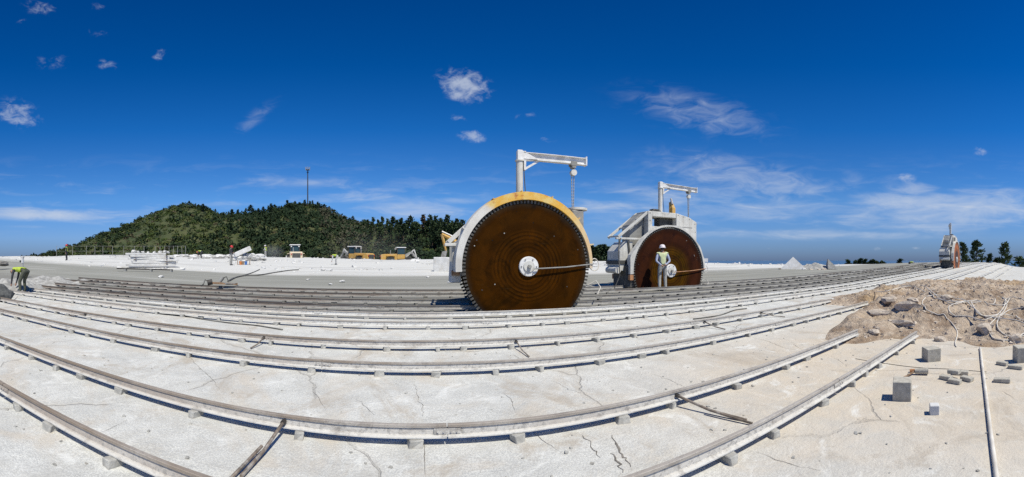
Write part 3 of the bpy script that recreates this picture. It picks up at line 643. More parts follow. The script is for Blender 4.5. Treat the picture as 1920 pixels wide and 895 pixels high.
for i, (y, x0, x1, w) in enumerate([(2.5, 24.5, 80, 'rightmost'), (3.55, 23.5, 80, 'second from right'), (5.0, 23.4, 78, 'third from right'), (5.95, 21.8, 76, 'fourth from right')]):
    rail_line('steel_rail', y, x0, x1, 'rail_white', f'white rail starting beyond the soil bank at far right, {w} of its ends', 'rails beyond the soil bank', 400 + i)
    pst = MB().box((-0.10, -0.09, -0.75), (0.10, 0.09, 0.08)); 
    p = pst.build('rail_end_block', M['block_dark' if i in (0, 2) else 'stone'], bevel=0.015); p.location = (x0 + 0.15, y, gz(x0, y)); tag(p, f'upright stone propping the {w} rail end beyond the soil bank', 'block', 'props under the far rail ends')

# anchor rods leaning from the rails to the floor
def rod(px0, line, px1, py1, label, rad=0.014, twin=True):
    y = RAIL_Y[line] - 0.045; x = y * math.tan(az_of(px0)); b = on_ground(px1, py1)
    a = Vector((x, y, gz(x, y))); b0 = Vector((0, 0, GAPZ + 0.05)); b = b - a
    e = empty('anchor_rod', a, label=label, cat='rod', group='rusty anchor rods tied to the rails')
    z = Vector((0, 0, 0.02)); MB().tube([b0, b0.lerp(b, 0.5) - Vector((0, 0, 0.015)), b + z], rad, 7).build('bar', M['steel_rust'], e, smooth=True)
    if twin:
        s = b.cross(Vector((0, 0, 1))).normalized() * 0.05
        MB().tube([b0.lerp(b, 0.48) + s * 0.6, b * 1.1 + s + z], rad * 0.9, 7).build('bar', M['steel_rust'], e, smooth=True)
    MB().tube([b0 + Vector((0, 0.03, 0)), b0 - Vector((0, 0.02, 0))], 0.022, 8).build('clamp', M['steel_dark'], e)
rod(531, 1, 452, 900, 'thick rusty tie rod running from the second rail to the lower edge', 0.015)
rod(1270, 1, 1400, 792, 'rusty tie rod lying right of centre in front of the second rail')
rod(968, 3, 992, 672, 'short tie rod hanging from the fourth rail near the middle', 0.011, False)
rod(495, 3, 470, 656, 'pale tie rod hanging from the fourth rail left of the middle', 0.012, False)
rod(160, 3, 122, 592, 'thin tie rod at the fourth rail near the left edge', 0.012, False)
rod(1428, 3, 1472, 596, 'thin tie rod between the third and fourth rails at right', 0.012, False)
rod(1322, 3, 1360, 620, 'pale tie rod between the third and fourth rails right of the standing man', 0.012, False)

# ------------------------------------------------------------------ quarry saws
def arc_pts(c, r, a0, a1, n): return [(c[0] + r * math.cos(lerp(a0, a1, i / n)), c[1] + r * math.sin(lerp(a0, a1, i / n))) for i in range(n + 1)]
def blade_mesh(R, mat, n=128):
    mb = MB(); mb.lathe_y([(R - 0.06, -0.006), (R - 0.06, 0.006)], 128, 0)
    return mb.mesh('blade', mat)
def teeth_mesh(R, n=112):
    mb = MB()
    for k in range(n):
        a = 2 * math.pi * k / n; c = 0.52 * math.pi * R / n
        mb.box((-c, -0.013, R - 0.065), (c, 0.013, R + 0.022), 0, Matrix.Rotation(a, 4, 'Y'))
    return mb.mesh('teeth', M['tooth'])
def saw(cx, yf, R, c, g, style, bm, label, jib=0.0, tooth_n=112, k_=1.0, wy=0.0):
    root = empty('quarry_saw', (cx, yf + g / 2 * k_, gz(cx, yf)), label=label, cat='saw', group='giant disc saws on the rails'); root.scale = (k_,) * 3
    bl, te = blade_mesh(R, M[bm]), teeth_mesh(R, tooth_n)
    for nm, yy in (('front_blade', -g / 2), ('rear_blade', g / 2)):
        b = bpy.data.objects.new('blade', bl); COL.objects.link(b); b.parent = root; b.location = (0, yy, c); b.rotation_euler = (0, random.uniform(0, 0.05), 0)
        b['label'] = ('huge brown toothed disc facing the camera' if nm == 'front_blade' else 'second toothed disc behind the front one')
        t = bpy.data.objects.new('teeth', te); COL.objects.link(t); t.parent = b; t['kind'] = 'stuff'
    f = -g / 2
    hub = MB(); s = R / 1.8
    hub.lathe_y([(0.02, -0.075), (0.26*s, -0.075), (0.275*s, -0.06), (0.275*s, -0.008)], 40)
    h = hub.build('hub', M['white_paint'], root, smooth=True, loc=(0, f, c))
    MB().lathe_y([(0.02, -0.105), (0.15*s, -0.105), (0.16*s, -0.095), (0.16*s, -0.076)], 32).build('flange', M['machine_white'], h, smooth=True)
    MB().lathe_y([(0.01, -0.17), (0.055*s, -0.17), (0.062*s, -0.106)], 6).build('nut', M['machine_grey'], h)
    for k in range(6):
        a = k * math.pi / 3; MB().tube([(0.215*s*math.cos(a), -0.075, 0.215*s*math.sin(a)), (0.215*s*math.cos(a), -0.098, 0.215*s*math.sin(a))], 0.018, 6).build('bolt', M['machine_grey'], h)
    # bolts and pits left in the blade
    rnd = random.Random(int(R * 100))
    for k in range(9):
        a, q = rnd.uniform(0, 6.28), rnd.uniform(0.55, 0.9) * R
        if q * math.sin(a) < -c + 0.2: continue
        MB().lathe_y([(0.003, -0.010), (0.014, -0.010), (0.018, -0.0065)], 8).build('blade_bolt', M['steel_dark'] if k % 3 else M['machine_grey'], root, loc=(q * math.cos(a), f, c + q * math.sin(a)))
    # feed pipe from hub to hood, with its hose loop
    MB().tube([(0.12, f - 0.14, c - 0.06), (R * 0.6, f - 0.10, c - 0.02), (R + 0.14, f - 0.07, c + 0.06)], 0.017, 8).build('water_pipe', M['hood_rust'] if style == 'angular' else M['machine_grey'], root, smooth=True)
    lp = [(R + 0.20 + 0.14 * math.cos(a), f + 0.0 + 0.02 * math.sin(2 * a), c + 0.04 + 0.17 * math.sin(a)) for a in [k * 2 * math.pi / 18 for k in range(19)]]
    MB().tube(lp, 0.014, 6).build('hose_loop', M['hose_white'], root, smooth=True)
    MB().tube([(R + 0.08, f + 0.2, c - 0.55), (R + 0.30, f + 0.1, c - 0.42), (R + 0.42, f + 0.05, c - 0.6), (R + 0.30, f, c - 0.8)], 0.018, 6).build('hose', M['hose_white'], root, smooth=True)
    if style == 'round':
        for yy, nm, w in ((f, 'hood', 0.20), (g / 2, 'rear_hood', 0.15)):
            q = MB(); N = 40; a0, a1 = R_(184), R_(-2)
            oi, oo = len(q.v), 0
            for i in range(N + 1):
                a = lerp(a0, a1, i / N); deg = math.degrees(a)
                ww = w * (0.62 + 0.55 * max(0, math.sin(a)) ** 1.5) if deg < 90 else w * (0.95 + 0.25 * max(0, math.sin(a)))
                ci, si = math.cos(a), math.sin(a)
                for (rr, y_) in ((R + 0.03, -0.075), (R + ww, -0.05), (R + ww + 0.03, 0.26 if yy < 0 else -0.30), (R + 0.03, 0.26 if yy < 0 else -0.30)):
                    q.v.append((rr * ci, y_ if yy < 0 else -y_ * (1 if abs(y_) < 0.1 else -1), rr * si + c))
            for i in range(N):
                for j in range(4): j2 = (j + 1) % 4; q.f.append((i*4+j, i*4+j2, (i+1)*4+j2, (i+1)*4+j)); q.m.append(0)
            q.f += [(0, 1, 2, 3), (N*4, N*4+1, N*4+2, N*4+3)]; q.m += [0, 0]
            ho = q.build('hood', M['hood'] if yy < 0 else M['machine_grey'], root, smooth=True, loc=(0, yy, 0)); ho['label'] = 'dusty white hood stained yellow on top' if yy < 0 else 'grey hood over the rear disc'
        for dg_ in (150, 118, 95, 70, 42, 18):
            a = R_(dg_); MB().box((-0.012, f - 0.03, R + 0.16), (0.012, f + 0.26, R + 0.275), 0, Matrix.Translation((0, 0, c)) @ Matrix.Rotation(math.pi / 2 - a, 4, 'Y')).build('hood_rib', M['hood'], root)
        top = c + R + 0.20; body_top = c + R + 0.02
        core = [(x, z) for x, z in arc_pts((0, c), R + 0.06, R_(188), R_(-8), 30)]
        MB().prism(core, f + 0.27, g / 2 - 0.31).build('body', M['machine_grey'], root)
        MB().box((R - 0.30, -0.22, c + 0.9), (R + 0.06, 0.36, c + 1.60)).build('motor_box', M['machine_grey'], root, bevel=0.03)
        cap = MB(); cap.lathe_y([(0.27, -0.04), (0.30, -0.03), (0.30, 0.03), (0.27, 0.04)], 28)
        co = cap.build('motor_cap', M['machine_white'], root, smooth=True, loc=(R - 0.04, 0.05, c + 1.65)); co.rotation_euler = (R_(90), 0, 0)
        wing = [(-1.12, 2.66), (-2.06, 1.82)]; px_, ptop = -0.08, top
        MB().prism([(-2.0, 0.75), (-1.72, 0.75), (-1.72, 1.95), (-1.95, 1.75)], f + 0.36, g / 2 - 0.1).build('side_panel', M['machine_white'], root, bevel=0.02)
        MB().box((-1.98, f + 0.30, 0.95), (-1.70, f + 0.42, 1.08)).build('bracket', M['wood'], root)
        fend = (-1.92, -1.45)
    else:
        poly = [(-2.08, 0.60), (-2.08, 1.36), (-1.50, 2.06), (-0.95, 2.47), (-0.30, 2.71), (0.50, 2.71), (1.10, 2.43), (1.72, 1.80), (2.00, 1.15), (2.00, 0.70)]
        k = R / 1.9; poly = [(x * k, (z - 0.72) * k + c) for x, z in poly]
        inner = arc_pts((0, c), R + 0.03, R_(0), R_(184), 44)
        for yy, y0, y1 in ((f, -0.06, 0.20), (g / 2, -0.20, 0.06)):
            q = MB(); ring = poly; N = 60                      # ring between outer polygon and inner circle, sampled by angle
            def outer(a):
                d = Vector((math.cos(a), math.sin(a)))
                best = 0
                pl = [(x, z - c) for x, z in ring]; pl = [(pl[0][0], -0.25)] + pl + [(pl[-1][0], -0.25)]
                for (x1, z1), (x2, z2) in zip(pl, pl[1:]):
                    den = d.x * (z2 - z1) - d.y * (x2 - x1)
                    if abs(den) < 1e-9: continue
                    t = (x1 * (z2 - z1) - z1 * (x2 - x1)) / den; u = (x1 * d.y - z1 * d.x) / den
                    if t > 0 and -1e-6 <= u <= 1 + 1e-6: best = max(best, t)
                return best or R + 0.15
            for i in range(N + 1):
                a = lerp(R_(183), R_(-1), i / N); ro = max(outer(a), R + 0.07)
                for rr, y_ in ((R + 0.03, y0), (ro, y0), (ro, y1), (R + 0.03, y1)): q.v.append((rr * math.cos(a), y_, c + rr * math.sin(a)))
            for i in range(N):
                for j in range(4): j2 = (j + 1) % 4; q.f.append((i*4+j, i*4+j2, (i+1)*4+j2, (i+1)*4+j)); q.m.append(0)
            q.f += [(0, 1, 2, 3), (N*4, N*4+1, N*4+2, N*4+3)]; q.m += [0, 0]
            q.build('hood', M['machine_white'] if yy < 0 else M['machine_grey'], root, loc=(0, yy, 0))
            MB().box((-2.10 * k, y0 - 0.01, c - 0.35), (-(R + 0.04), y1, c - 0.13)).build('hood_lip', M['hood_rust'], root, loc=(0, yy, 0))
        core = [(x, z) for x, z in arc_pts((0, c), R - 0.02, R_(188), R_(-8), 30)]
        MB().prism(core, f + 0.24, g / 2 - 0.24).build('body', M['machine_grey'], root)
        bt = c + 1.36 * R
        MB().prism([(-1.02, c + 0.9), (-0.80, c + 0.9), (-0.80, bt), (-1.02, bt)], f + 0.22, g / 2 - 0.15).build('body_panel', M['machine_white'], root, bevel=0.015)
        MB().prism([(0.52, c + 0.9), (1.72, c + 0.4), (1.72, bt - 0.34), (1.30, bt - 0.15), (0.52, bt)], f + 0.22, g / 2 - 0.15).build('body_panel', M['machine_white'], root, bevel=0.015)
        MB().box((-0.797, f + 0.24, bt - 0.22), (0.517, g / 2 - 0.17, bt)).build('top_beam', M['machine_white'], root, bevel=0.015)
        MB().box((-0.797, f + 0.26, c + 0.9), (0.517, g / 2 - 0.2, bt - 0.64)).build('body_panel', M['machine_white'], root)
        MB().box((-0.22, f + 0.50, bt - 0.635), (0.50, f + 0.95, bt - 0.225)).build('gearbox', M['machine_dark'], root, bevel=0.02)
        MB().box((1.70, f + 0.4, bt - 0.44), (1.90, f + 0.75, bt - 0.38)).build('bracket', M['machine_grey'], root)
        MB().box((1.73, f + 0.3, c + 0.5), (1.78, g/2 - 0.2, bt - 0.45)).build('side_plate', M['machine_white'], root)
        for bx_, bz_ in ((0.62, bt - .08), (0.95, bt - .13), (1.28, bt - .22), (1.62, bt - .42), (1.64, bt - .8), (1.64, bt - 1.2), (-.92, bt - .08), (-.92, bt - .4)):
            MB().tube([(bx_, f + .222, bz_), (bx_, f + .205, bz_)], .022, 6).build('bolt', M['machine_grey'], root)
        MB().box((0.86, f + .208, bt - .62), (1.46, f + .222, bt - .60)).build('weld_seam', M['machine_grey'], root)
        MB().tube([(1.74, f + .6, bt - .5), (1.9, f + .5, bt - .9), (1.86, f + .5, c + .6), (2.08, f + .3, c + .2)], .02, 6).build('hydraulic_hose', M['hose_dark'], root, smooth=True)
        MB().tube([(-.75, f + .3, bt + .02), (-.6, f + .3, bt + .10), (-.3, f + .3, bt + .04)], .02, 6).build('hydraulic_hose', M['hose_dark'], root, smooth=True)
        MB().box((-.70, f + .3, bt), (-.38, f + .6, bt + .12)).build('valve_box', M['machine_dark'], root, bevel=.01)
        wing = [(-1.0, bt - 0.05), (-2.45, c + 0.75 * R)]; px_, ptop = -0.05, bt
        MB().prism([(-1.75, c + 0.9), (-1.04, c + 0.9), (-1.04, bt - 0.1), (-1.18, bt - 0.1), (-1.75, bt - 0.62)], f + 0.55, g / 2 - 0.2).build('side_panel', M['machine_grey'], root, bevel=0.015)
        MB().prism([(-2.35, c + 0.02), (-1.72, c + 0.02), (-1.72, c + 1.25), (-2.0, c + 1.25), (-2.35, c + 0.85)], f + 0.35, g / 2 + 0.05).build('side_panel', M['machine_white'], root, bevel=0.02)
        MB().prism([(-2.40, c + 0.30), (-1.74, c + 0.30), (-1.74, c + 0.46), (-2.40, c + 0.46)], f + 0.31, g / 2 + 0.08).build('belt_bar', M['machine_dark'], root, bevel=0.01)
        MB().bar((-1.95, f + 0.33, c + 1.25), (-1.86, f + 0.33, c + 0.46), 0.05, 0.08).build('belt_bar', M['machine_dark'], root)
        MB().tube([(-2.45, f + 0.3, c + 0.05), (-2.45, g/2 - 0.2, c + 0.05)], 0.13, 14).build('roller', M['machine_white'], root, smooth=True)
        fend = (-2.16, -1.50)
    (wx0, wz0), (wx1, wz1) = wing
    for yy in (f + 0.30, g / 2 - 0.22):
        MB().bar((wx0, yy, wz0), (wx1, yy, wz1), 0.075, 0.11).build('wing_beam', M['machine_white'], root, bevel=0.008)
    for t in (0.3, 0.62, 0.97):
        MB().bar((lerp(wx0, wx1, t), f + 0.34, lerp(wz0, wz1, t)), (lerp(wx0, wx1, t), g / 2 - 0.26, lerp(wz0, wz1, t)), 0.06, 0.06).build('rung', M['machine_white'], root)
    MB().box((wx1 - 0.10, f + 0.26, wz1 - 0.10), (wx0 - 0.15, f + 0.38, wz1 - 0.02)).build('wing_bracket', M['machine_white'], root, bevel=0.008)
    MB().bar((wx1 + 0.05, f + 0.3, wz1 - 0.08), (wx1 + 0.05, f + 0.3, wz1 - 0.5), 0.05, 0.05).build('strut', M['machine_grey'], root)
    if style != 'round': MB().box((fend[0], f + 0.10, 0.06), (fend[1], g / 2 - 0.12, min(c + 0.28, 1.05))).build('fender', M['machine_dark'], root, bevel=0.05)
    # undercarriage on the rails
    MB().box((-1.5, -0.15, 0.30), (1.5, 0.15, 0.52)).build('chassis', M['machine_dark'], root)
    for wx in (-1.2, 1.2):
        w = MB().lathe_y([(0.03, -0.06), (0.15, -0.06), (0.15, 0.03), (0.18, 0.03), (0.18, 0.06), (0.03, 0.06)], 24).build('wheel', M['steel_dark'], root, smooth=True, loc=(wx, wy, (GAPZ + RH) / k_ + 0.15))
    # crane on top
    jy = -0.02; z0 = ptop - 0.06; z1 = z0 + (1.04 if style == 'round' else 1.18)
    MB().lathe_y([(0.10, 0), (0.10, 0.02)], 4)
    MB().tube([(px_, jy, z0 - 0.35), (px_, jy, z1)], 0.098, 20).build('crane_post', M['machine_white'], root, smooth=True)
    MB().tube([(px_, jy, z0 + 0.0), (px_, jy, z0 + 0.05)], 0.17, 20).build('post_flange', M['machine_white'], root, smooth=True)
    hd = empty('crane_head', (px_, jy, z1), jib); hd.parent = root
    MB().tube([(0, 0, 0.0), (0, 0, 0.03)], 0.125, 20).build('collar', M['machine_white'], hd, smooth=True)
    MB().box((-0.075, -0.09, 0.03), (0.07, 0.09, 0.30)).build('pivot', M['white_paint'], hd, bevel=0.01)
    MB().box((0.11, -0.07, -0.24), (0.17, 0.07, 0.28)).build('back_plate', M['white_paint'], hd)
    MB().prism([(0.07, 0.02), (0.50, 0.05), (0.50, 0.09), (0.07, 0.29)], -0.075, 0.075).build('gusset', M['white_paint'], hd)
    L = 1.98 if style == 'round' else 2.12; b = MB(); b.box((0.10, -0.075, 0.235), (L, 0.075, 0.252)); b.box((0.10, -0.008, 0.065), (L, 0.008, 0.234)); b.box((0.10, -0.075, 0.045), (L, 0.075, 0.064))
    b.build('jib', M['white_paint'], hd)
    MB().box((L + 0.002, -0.09, 0.03), (L + 0.035, 0.09, 0.29)).build('end_stop', M['white_paint'], hd)
    MB().bar((0.16, 0, -0.20), (0.55, 0, 0.045), 0.07, 0.055).build('brace', M['white_paint'], hd)
    tx = 1.60 if style == 'round' else 1.66; tr = MB(); tr.box((tx - 0.10, -0.10, -0.02), (tx + 0.10, -0.08, 0.12)); tr.box((tx - 0.10, 0.08, -0.02), (tx + 0.10, 0.10, 0.12)); tr.box((tx - 0.06, -0.1, -0.08), (tx + 0.06, 0.1, -0.02))
    tr.build('trolley', M['machine_grey'], hd, bevel=0.01)
    MB().lathe_y([(0.02, -0.07), (0.09, -0.07), (0.09, 0.07), (0.02, 0.07)], 16).build('hoist_block', M['machine_white'], hd, smooth=True, loc=(tx + 0.01, 0, -0.20))
    drop = (z1 - (c + 1.70 if style == 'round' else ptop)) + 0.02
    for q, dx in enumerate((-0.045, 0.03)):
        ch = MB(); zz = -0.25; i = 0
        while zz > -drop:
            X_ = tx + dx * (1 - 0.6 * (-0.25 - zz) / drop)
            ch.box((X_ - (0.016 if i % 2 else 0.008), -(0.008 if i % 2 else 0.016), zz - 0.05), (X_ + (0.016 if i % 2 else 0.008), (0.008 if i % 2 else 0.016), zz)); zz -= 0.044; i += 1
        ch.build('chain', M['wire'], hd)
    MB().tube([(px_ + .10, jy - .04, z1), (px_ + .13, jy - .05, z0 + .5), (px_ + .16, jy - .08, z0 + .05), (px_ + .4, f + .3, z0 - .05)], .014, 6).build('power_cable', M['hose_dark'], root, smooth=True)
    if style != 'round': MB().tube([(wx1 + .1, f + .25, wz1 - .05), (wx1 - .05, f + .2, wz1 - .5), (wx1 + .02, f + .2, .6), (wx1 - .2, f + .3, .02)], .022, 6).build('water_hose', M['hose_dark'], root, smooth=True)
    return root
saw(2.767, 9.5, 1.72, 1.187, 1.22, 'round', 'blade1', 'biggest quarry saw with dark brown toothed disc and yellow stained hood', k_=.975, wy=-.29)
saw(10.05, 13.2, 1.90, 0.76, 1.40, 'angular', 'blade2', 'white quarry saw with rusty disc behind the standing man in the pale helmet', k_=.978, wy=-.34)
saw(42.0, 7.62, 1.95, 0.95, 1.40, 'angular', 'blade3', 'distant quarry saw with orange disc at the far right end of the rails', jib=R_(15), tooth_n=80)

# ------------------------------------------------------------------ people
def person(loc, rz, pose, label, shirt, trousers, vest=None, helmet=None, strip=True, scale=1.0):
    root = empty('person', loc, rz, label=label, cat='person', group='workers on the quarry floor'); root.scale = (scale,) * 3
    J = {k: Vector(v) for k, v in pose.items()}
    verts, rad, edges, idx = [], [], [], {}
    def jn(k, co, r): idx[k] = len(verts); verts.append(co); rad.append(r)
    jn('pelvis', J['pelvis'], (0.135, 0.105)); jn('waist', J['pelvis'].lerp(J['chest'], 0.42), (0.125, 0.10)); jn('chest', J['chest'], (0.155, 0.115)); jn('neck', J['neck'], (0.052, 0.055))
    hd = (J['head'] - J['neck'])
    jn('chin', J['neck'] + hd * 0.35, (0.062, 0.072)); jn('head', J['neck'] + hd * 0.70, (0.078, 0.094)); jn('crown', J['head'], (0.05, 0.06))
    for a, b in (('pelvis','waist'), ('waist','chest'), ('chest','neck'), ('neck','chin'), ('chin','head'), ('head','crown')): edges.append((a, b))
    for s in ('l', 'r'):
        jn('sh'+s, J['sh'+s], (0.066, 0.066)); jn('el'+s, J['el'+s], (0.046, 0.046)); jn('wr'+s, J['wr'+s], (0.031, 0.031)); jn('ha'+s, J['ha'+s], (0.036, 0.026))
        edges += [('chest','sh'+s), ('sh'+s,'el'+s), ('el'+s,'wr'+s), ('wr'+s,'ha'+s)]
        jn('hi'+s, J['hi'+s], (0.100, 0.100)); jn('kn'+s, J['kn'+s], (0.072, 0.072)); jn('ca'+s, J['kn'+s].lerp(J['an'+s], 0.35), (0.068, 0.070)); jn('an'+s, J['an'+s], (0.054, 0.056)); jn('to'+s, J['to'+s], (0.045, 0.034))
        edges += [('pelvis','hi'+s), ('hi'+s,'kn'+s), ('kn'+s,'ca'+s), ('ca'+s,'an'+s), ('an'+s,'to'+s)]
    me = bpy.data.meshes.new('person'); me.from_pydata(verts, [(idx[a], idx[b]) for a, b in edges], [])
    ob = bpy.data.objects.new('tmp', me); COL.objects.link(ob)
    md = ob.modifiers.new('s', 'SKIN'); md.use_smooth_shade = True
    sv = me.skin_vertices[0].data
    for i, r in enumerate(rad): sv[i].radius = r
    sv[0].use_root = True
    sub = ob.modifiers.new('d', 'SUBSURF'); sub.levels = sub.render_levels = 2
    dg = bpy.context.evaluated_depsgraph_get(); ev = ob.evaluated_get(dg); bme = bpy.data.meshes.new_from_object(ev)
    bpy.data.objects.remove(ob)
    names = list(idx)
    segs = [(a, b, verts[idx[a]], verts[idx[b]]) for a, b in edges]
    def zone(p):
        best, bd = None, 9e9
        for a, b, A, B in segs:
            d = B - A; t = max(0, min(1, (p - A).dot(d) / max(1e-9, d.length_squared))); q = (A + d * t - p).length
            if q < bd: bd, best = q, (a, b, t)
        return best
    bme.materials.clear()
    for m in (M['skin'], M[shirt], M[trousers], M['shoe'], M['hair']): bme.materials.append(m)
    torso = []
    up = (J['head'] - J['neck']).normalized(); face = Vector((0, 1, 0)) if abs(up.z) > 0.5 else Vector((0, 0, -1))
    for p in bme.polygons:
        a, b, t = zone(p.center); mi = 1
        if a in ('neck', 'chin', 'head') or b == 'neck' and t > 0.6:
            mi = 4 if a in ('head',) or (a == 'chin' and (p.center - J['neck']).dot(face) < 0) else 0
        elif a[:2] in ('hi', 'kn', 'ca') or a == 'pelvis' and (b[:2] == 'hi' or t < 0.25): mi = 2
        elif a[:2] == 'an': mi = 3
        elif a[:2] == 'wr': mi = 0
        else:
            if a in ('pelvis', 'waist', 'chest') and b in ('waist', 'chest', 'neck') or (b[:2] == 'sh'): torso.append(p.index)
        p.material_index = mi
    bo = bpy.data.objects.new('body', bme); COL.objects.link(bo); bo.parent = root
    if vest:
        bm = bmesh.new(); bm.from_mesh(bme); bm.faces.ensure_lookup_table(); keepf = {bm.faces[i] for i in torso}
        bmesh.ops.delete(bm, geom=[fc for fc in bm.faces if fc not in keepf], context='FACES'); bm.normal_update()
        for v in bm.verts: v.co += v.normal * 0.018
        ex = bmesh.ops.solidify(bm, geom=bm.faces[:], thickness=-0.006)
        vm = bpy.data.meshes.new('vest'); bm.to_mesh(vm); bm.free(); vm.materials.clear(); vm.materials.append(M[vest]); vm.materials.append(M['strip'])
        if strip:
            ax = (J['chest'] - J['pelvis']).normalized(); L = (J['chest'] - J['pelvis']).length
            for p in vm.polygons:
                h = (p.center - J['pelvis']).dot(ax) / L; p.material_index = 1 if 0.40 < h < 0.50 else 0
        vm.polygons.foreach_set('use_smooth', [True] * len(vm.polygons))
        vo = bpy.data.objects.new('vest', vm); COL.objects.link(vo); vo.parent = root
    if helmet:
        mb = MB(); n = 20; rot = up.to_track_quat('Z', 'Y').to_matrix().to_4x4(); ct = J['neck'] + hd * 0.78
        prof = [(0.0, 0.128), (0.05, 0.122), (0.09, 0.096), (0.112, 0.055), (0.118, 0.0), (0.145, -0.012), (0.145, -0.020), (0.112, -0.012)]
        for r, z in prof:
            for k in range(n): a = 2*math.pi*k/n; mb.v.append(tuple(Matrix.Translation(ct) @ rot @ Vector((r * math.cos(a), r * 1.15 * math.sin(a), z))))
        for i in range(len(prof) - 1):
            for k in range(n): k2 = (k+1) % n; mb.f.append((i*n+k, i*n+k2, (i+1)*n+k2, (i+1)*n+k)); mb.m.append(0)
        mb.build('helmet', M[helmet], root, smooth=True)
    return root
STAND = dict(pelvis=(0, 0, .96), chest=(0, .0, 1.34), neck=(0, .0, 1.50), head=(0, .02, 1.70), shl=(-.185, 0, 1.40), shr=(.185, 0, 1.40), ell=(-.24, -.02, 1.12), elr=(.24, -.02, 1.12),
             wrl=(-.23, .05, .87), wrr=(.23, .05, .87), hal=(-.22, .08, .76), har=(.22, .08, .76), hil=(-.095, 0, .90), hir=(.095, 0, .90), knl=(-.11, .03, .50), knr=(.11, .02, .50),
             anl=(-.12, -.02, .07), anr=(.12, -.02, .07), tol=(-.14, .14, .035), tor=(.14, .14, .035))
CLASP = dict(STAND, ell=(-.27, -.10, 1.14), elr=(.27, -.10, 1.14), wrl=(-.09, -.19, .98), wrr=(.09, -.20, 1.0), hal=(-.01, -.21, .93), har=(.01, -.22, .97))
BEND = dict(STAND, pelvis=(0, -.18, .90), chest=(0, .22, .94), neck=(0, .40, .88), head=(0, .56, .78), shl=(-.19, .28, .92), shr=(.19, .28, .92), ell=(-.22, .34, .62), elr=(.22, .36, .62),
            wrl=(-.18, .40, .36), wrr=(.16, .42, .36), hal=(-.16, .43, .25), har=(.14, .45, .25), hil=(-.13, -.16, .84), hir=(.13, -.16, .84), knl=(-.21, -.02, .47), knr=(.20, .05, .47), anl=(-.25, -.08, .07), anr=(.24, .02, .07), tol=(-.29, .08, .035), tor=(.27, .18, .035))
LOOKDN = dict(STAND, head=(0, .09, 1.67), ell=(-.25, .04, 1.13), elr=(.25, .04, 1.13), wrl=(-.14, .27, 1.08), wrr=(.14, .27, 1.08), hal=(-.07, .34, 1.09), har=(.07, .34, 1.09))
def facing(p, off=0.0): return -math.atan2(p[0], p[1]) + off     # body's +Y turned away from the camera, then off
p1 = Vector((12.5 * math.tan(az_of(1242)), 12.5, 0)); p1.z = gz(p1.x, p1.y)
person(p1, facing(p1, 0.25), CLASP, 'man in pale helmet and lime vest standing before the rusty disc, hands behind back', 'shirt_blue', 'trousers_grey', 'hivis_pale', 'helmet_white', False, 1.04)
p2 = gp(42, 15.9)
person(p2, facing(p2, R_(55)), BEND, 'worker in lime vest bending over the rails at the left edge', 'shirt_dark', 'trousers_green', 'hivis', None, False, 1.05)
p3 = gp(125, 43); person(p3, facing(p3, R_(70)), STAND, 'worker in lime vest and orange helmet standing before the railing', 'shirt_dark', 'trousers_dark', 'hivis', 'red')
p4 = gp(433, 34); person(p4, facing(p4, R_(-120)), LOOKDN, 'worker in dark clothes and red helmet beside the tilted slab', 'shirt_dark', 'trousers_grey', None, 'red')
p5 = gp(377, 52); person(p5, facing(p5, R_(70)), BEND, 'distant worker in lime vest stooping left of the red helmeted worker', 'shirt_dark', 'trousers_dark', 'hivis', 'orange')
p6 = gp(498, 52); person(p6, facing(p6, R_(60)), LOOKDN, 'distant worker in lime vest standing right of the rubble heap', 'shirt_white', 'trousers_grey', 'hivis', 'helmet_white')
p7 = gp(630, 38); person(p7, facing(p7, R_(85)), BEND, 'worker in lime vest and pale trousers bending before the parked loader', 'shirt_white', 'trousers_white', 'hivis', None, False)
p8 = gp(1707, 55) - Vector((0, 0, 0.75)); person(p8, facing(p8, R_(-70)), BEND, 'far worker in lime vest stooping left of the orange bladed saw', 'shirt_white', 'trousers_dark', 'hivis', None, False, 1.1)

# ------------------------------------------------------------------ trees
def pine_meshes(seed, mat, h=6.0, spread=1.5, n_whorl=13, dens=24, bare=0.22, nw=0.42, ns=1.0):
    rnd = random.Random(seed); tk = MB(); pts = [(rnd.uniform(-.06, .06) * i, rnd.uniform(-.06, .06) * i, h * i / 6) for i in range(7)]
    tk.tube(pts, [0.14 - 0.019 * i for i in range(7)], 7); cr = MB(); vs, fs = [], []
    for w in range(n_whorl):
        t = w / (n_whorl - 1); z = h * lerp(bare, 0.99, t); L0 = spread * (1 - t) ** 0.75 * (0.75 + 0.25 * math.sin(math.pi * min(1, t * 2.2))) + 0.16
        for k in range(rnd.randint(4, 6)):
            if rnd.random() < 0.14: continue
            a = rnd.uniform(0, 6.28); L = L0 * rnd.uniform(0.55, 1.18); rise = rnd.uniform(0.05, 0.45) * L
            tip = Vector((math.cos(a) * L, math.sin(a) * L, z + rise)); base = Vector((0, 0, z))
            tk.tube([base, tip], [0.028, 0.008], 4)
            for j in range(dens):
                p = base.lerp(tip, rnd.uniform(0.3, 1.05)) + Vector((rnd.gauss(0, .15), rnd.gauss(0, .15), rnd.gauss(0.03, .12)))
                d = (Vector((math.cos(a), math.sin(a), 0.9)) + Vector((rnd.gauss(0, .6), rnd.gauss(0, .6), rnd.gauss(0, .5)))).normalized(); s = rnd.uniform(.2, .42) * ns
                sd_ = d.orthogonal().normalized(); sd_.rotate(Matrix.Rotation(rnd.uniform(0, 6.28), 3, d)); sd_ *= s * nw
                o = len(cr.v); cr.v += [tuple(p), tuple(p + d * s * .5 + sd_), tuple(p + d * s), tuple(p + d * s * .5 - sd_)]; cr.f.append((o, o+1, o+2, o+3)); cr.m.append(0)
    return tk.mesh('trunk', M['bark']), cr.mesh('crown', mat)
